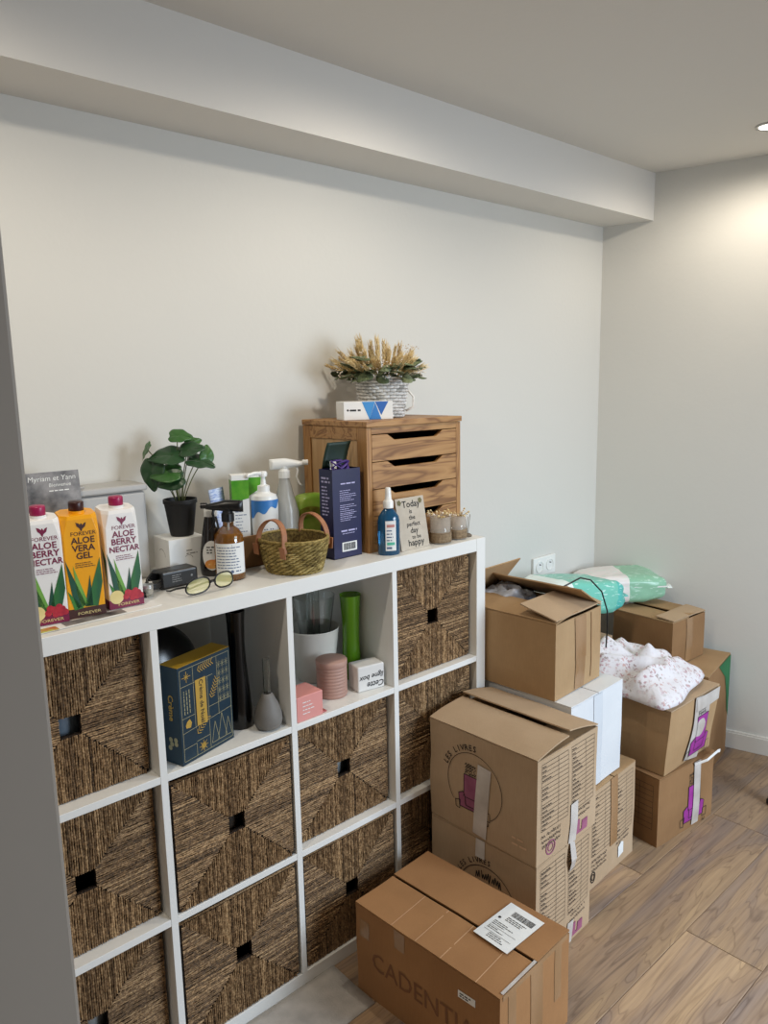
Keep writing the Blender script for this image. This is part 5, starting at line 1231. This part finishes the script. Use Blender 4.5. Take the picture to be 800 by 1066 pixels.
for k in range(3): ck.tube([(1.437+.004*k, .050, ZT+.004), (1.440+.006*k, .052, ZT+.03), (1.436+.010*k, .05, ZT+.055+.006*k)], .001, 5)
ck.lathe([(0, 0), (.016, 0), (.017, .004), (.011, .009), (0, .010)], 18, Matrix.Translation((1.440, .05, ZT)), cap0=False, cap1=False)
tag(ck.build('dried_twigs', mat('grey_twigs', '#6f6252', .8, bump=.1), smooth=True), 'little bunch of dried twigs at the right end of the shelf top', 'twigs')

# ------------------------------------------------------------------ top-row open compartments
Z1 = .743
M_teal = mat('deep_teal_card', '#0f3142', .4, c2='#0c2a3a', scale=10, bump=.02)
M_gold = mat('gold_print', '#c9a44c', .42, metal=.35, bump=.02, scale=60)
M_goldl = mat('gold_line', '#a9a27c', .5, metal=.2, bump=.01)
ab = thing('gift_box', 'dark teal box with gold lid and gold festive line drawings, standing in the second compartment', 'box', (.432, .006, Z1+.0005), math.radians(16))
BWd, BDp, BH = .166, .058, .232
MB().box(0, BWd, 0, BDp, 0, BH).build('box_body', M_teal, ab, bevel=.001)
MB().box(.001, BWd-.001, .001, BDp-.001, BH+.0001, BH+.0014).build('gold_lid', mat('gold_lid', '#c79f2c', .35, metal=.5, c2='#b58e22', scale=6, bump=.02), ab)
GF = front(); q = MB(); L_ = lambda a, b, w_=.0011: q.line(GF, a, b, w_, .0005)
m0, m1, n0, n1 = .006, BWd-.005, .008, BH-.008
for a, b in (((m0, n0), (m1, n0)), ((m1, n0), (m1, n1)), ((m1, n1), (m0, n1)), ((m0, n1), (m0, n0))): L_(a, b)
for a, b in (((m0, .185), (.105, .185)), ((.045, .185), (.045, n1)), ((.045, .075), (.045, .185)), ((m0, .110), (.045, .110)), ((m0, .075), (m1, .085)), ((m0, .038), (.045, .038)), ((.045, .038), (.045, n0)), ((.045, .042), (.088, .042)), ((.088, n0), (.088, .075)), ((.088, .110), (m1, .110)), ((.088, .075), (.088, .185)), ((.120, .08), (.120, n1))): L_(a, b)
for i in range(3):            # star lattice
    for j in range(5):
        x = .1265+i*.0125; y = .117+j*.021
        for k in range(4):
            a = PI*k/4; L_((x-.0062*math.cos(a), y-.0095*math.sin(a)), (x+.0062*math.cos(a), y+.0095*math.sin(a)), .0008)
q.build('gold_line_drawing', M_goldl, ab)
q = MB()
def star(cx_, cy_, R_, n_=8, wd=.0014):
    for k in range(n_): a = 2*PI*k/n_; q.line(GF, (cx_, cy_), (cx_+R_*(1 if k % 2 == 0 else .6)*math.cos(a), cy_+R_*(1 if k % 2 == 0 else .6)*math.sin(a)), wd, .0006)
star(.025, .205, .013); q.build('gold_star', M_gold, ab); q = MB(); star(.066, .024, .014, 16); q.build('gold_snowflake', M_gold, ab)
q = MB()
for (x_, y_, an, n_) in ((.06, .21, .15, 7), (.05, .06, .7, 7), (.098, .13, 1.1, 7)):
    for k in range(n_):
        bx_ = x_+k*.007*math.cos(an); by_ = y_+k*.007*math.sin(an)
        for s_ in (-1, 1): q.line(GF, (bx_, by_), (bx_+.011*math.cos(an+s_*.9), by_+.011*math.sin(an+s_*.9)), .0017, .0006)
q.build('gold_sprigs', M_gold, ab)
q = MB()
for x_, s_ in ((.105, 1), (.128, 1.25), (.148, .9)):
    pts = [(x_-.012*s_, .018), (x_, .018+.050*s_), (x_+.012*s_, .018)]
    for a, b in zip(pts, pts[1:]+pts[:1]): q.line(GF, a, b, .0012, .0006)
q.build('gold_fir_trees', M_goldl, ab)
q = MB(); q.poly(GF, [(.017, .085), (.030, .083), (.034, .094), (.028, .104), (.020, .100), (.015, .092)], .0006); q.build('gold_bell', M_gold, ab)
q = MB(); q.prints(GF @ Matrix.Rotation(PI/2, 4, 'Z'), .118, -.014, .06, 3, .008, .0022, random.Random(3), e=.0005, ragged=.3); q.build('fine_print', M_goldl, ab)
pn = MB().box(.050, .082, -.0012, -.0004, .078, .188).build('gold_panel', M_gold, ab)
q = MB(); q.text('Crème de Noël', .0165, front(0, -.0012, 0), .062, .133, rot=-PI/2, e=.0004, bold=.012); q.build('lettering', M_ink, pn)
q = MB(); GL = left(0, BDp, 0); q.text('Crème', .022, GL, BDp*.42, .135, rot=-PI/2, e=.0005, bold=.02); lab(q.build('lettering', M_gold, ab), 'gold script on the side')
q = MB()
for k in range(5): q.disc(GL, (BDp*.5+.012*math.cos(k*2), .05+.012*math.sin(k*2.4)), .006, .0005+.00003*k, 12)
q.build('gold_dots', M_goldl, ab)
M_blk = mat('black_glaze', '#050506', .22, bump=.01, scale=8)
bb_ = bottle('black_bowl', 'round black bowl standing on edge behind the teal and gold box', 'bowl', (.50, .29, Z1+.0), [
    ('bowl_body', [(0, .03), (.05, .034), (.09, .018), (.118, -.012), (.122, -.012), (.096, .026), (.05, .044), (0, .042)], M_blk, {})])
bb_.rotation_euler = (math.radians(75), 0, 0); bb_.location = (.520, .30, Z1+.1235)
bottle('black_vase', 'tall slim black vase with flared foot in the second compartment', 'vase', (.640, .100, Z1+.0005), [
    ('vase_body', [(0, 0), (.030, 0), (.0315, .003), (.030, .05), (.026, .11), (.0215, .17), (.020, .22), (.0215, .27), (.024, .300), (.0215, .300), (.018, .23), (0, .22)], M_blk, {})])
M_greyc = mat('grey_ceramic', '#6f6b66', .6, c2='#7f7b75', scale=9, bump=.08, bscale=120)
bottle('teardrop_vase', 'small grey teardrop ceramic vase with a clear glass tube neck', 'vase', (.684, .040, Z1+.0005), [
    ('vase_body', [(0, 0), (.022, 0), (.032, .006), (.0355, .022), (.034, .040), (.027, .062), (.018, .080), (.013, .090), (.010, .091), (.010, .07)], M_greyc, {}),
    ('glass_tube', [(.0088, .04), (.0088, .180), (.0074, .180), (.0074, .042)], M_glass, {})])
# third compartment
pk = thing('pink_box', 'salmon pink cardboard box at the front of the third compartment', 'box', (.7475, .005, Z1+.0005), math.radians(0))
MB().box(0, .082, 0, .075, 0, .066).build('box_body', mat('salmon_card', '#e29a92', .5, c2='#dc9189', scale=9, bump=.03), pk, bevel=.0015)
q = MB(); q.prints(front(), .018, .050, .05, 4, .010, .0022, random.Random(2), e=.0005); q.build('small_print', M_paper, pk)
tag(MB().box(.832, .846, .010, .03, Z1, Z1+.004).build('pink_lid_tab', mat('salmon_card_dark', '#b5605a', .5, bump=.02), bevel=.001), 'little dark pink card scrap at the right foot of the pink box', 'card scrap')
cs = thing('ribbed_canister', 'dusty pink ribbed round canister between the pink box and the white box', 'canister', (.925, .088, Z1+.0005))
M_rose = mat('dusty_rose', '#b58f80', .6, c2='#ab8576', scale=12, bump=.05)
prof = [(0, 0), (.040, 0)]
for k in range(9): z = .002+k*.0092; prof += [(.0405, z), (.0425, z+.0025), (.0425, z+.0065), (.0405, z+.009)]
prof += [(.040, .086), (.0, .086)]
o_ = MB().lathe(prof, 48, cap0=False, cap1=False).build('canister_body', M_rose, cs); sm(o_, 60)
o_ = MB().lathe([(0, .0865), (.0425, .0865), (.0435, .088), (.0435, .101), (.042, .103), (0, .104)], 48, cap0=False, cap1=False).build('canister_lid', M_rose, cs); sm(o_, 60)
M_potw = mat('white_ceramic', '#d4cfc4', .4, c2='#cdc8bc', scale=9, bump=.02)
bottle('white_flower_pot', 'large off-white flower pot holding clear glass vases in the third compartment', 'pot', (.968, .222, Z1+.0005), [
    ('pot_body', [(0, 0), (.052, 0), (.055, .004), (.066, .09), (.0735, .150), (.075, .152), (.0735, .154), (.070, .150), (.062, .09), (.050, .008), (0, .008)], M_potw, {})])
bottle('glass_vase', 'wide clear glass vase set inside the white flower pot', 'vase', (.976, .228, Z1+.010), [
    ('vase_body', [(0, 0), (.030, 0), (.032, .004), (.045, .12), (.061, .235), (.0595, .235), (.043, .12), (.029, .008), (0, .006)], M_glass, {})])
for k, (x_, y_, r_, h_) in enumerate(((.960, .228, .0095, .265), (.987, .232, .0085, .255))):
    bottle('glass_tube_vase', ['slim clear glass tube in the white flower pot, the left one of two', 'slim clear glass tube in the white flower pot, the right one of two'][k], 'vase', (x_, y_, Z1+.018), [('tube_body', [(0, 0), (r_, 0), (r_, h_), (r_-.0012, h_), (r_-.0012, .003), (0, .003)], M_glass, {})])
bottle('green_vase', 'slim lime green vase in the third compartment behind the white box', 'vase', (1.045, .146, Z1+.0005), [
    ('vase_body', [(0, 0), (.028, 0), (.0295, .003), (.027, .06), (.0245, .12), (.026, .18), (.0305, .245), (.0315, .250), (.029, .248), (.0235, .18), (.021, .1), (0, .09)], mat('lime_green_glaze', '#5c8f12', .25, c2='#548510', scale=6, bump=.01, coat=.3), {})])
bottle('glass_jar', 'small dark-filled glass jar at the left behind the pink box', 'jar', (.790, .155, Z1+.0005), [
    ('jar_body', [(0, 0), (.028, 0), (.031, .004), (.031, .09), (.024, .105), (.020, .108), (.020, .118)], M_glass, {}), ('jar_filling', [(0, .003), (.027, .004), (.028, .05), (0, .055)], mat('dark_filling', '#3a3028', .8, bump=.2, scale=80), {})])
wbx = thing('handwritten_box', 'small white cardboard box with upside-down black handwriting at the right of the third compartment', 'box', (.979, .040, Z1+.0005), math.radians(-10))
MB().box(0, .086, 0, .055, 0, .073).build('box_body', mat('white_card', '#e2dfda', .6, c2='#d9d6d1', scale=8, bump=.04), wbx, bevel=.004, seg=3)
q = MB(); q.text('Lot 12', .001, front(), 0, 0); q = MB()
q.text('Cette', .024, front(), .058, .024, rot=PI, e=.0006, bold=.012, shear=.3, sx=1.0); q.text('ligne box', .021, front(), .045, .046, rot=PI+.05, e=.0006, bold=.012, shear=.3)
q.build('handwriting', M_ink, wbx)
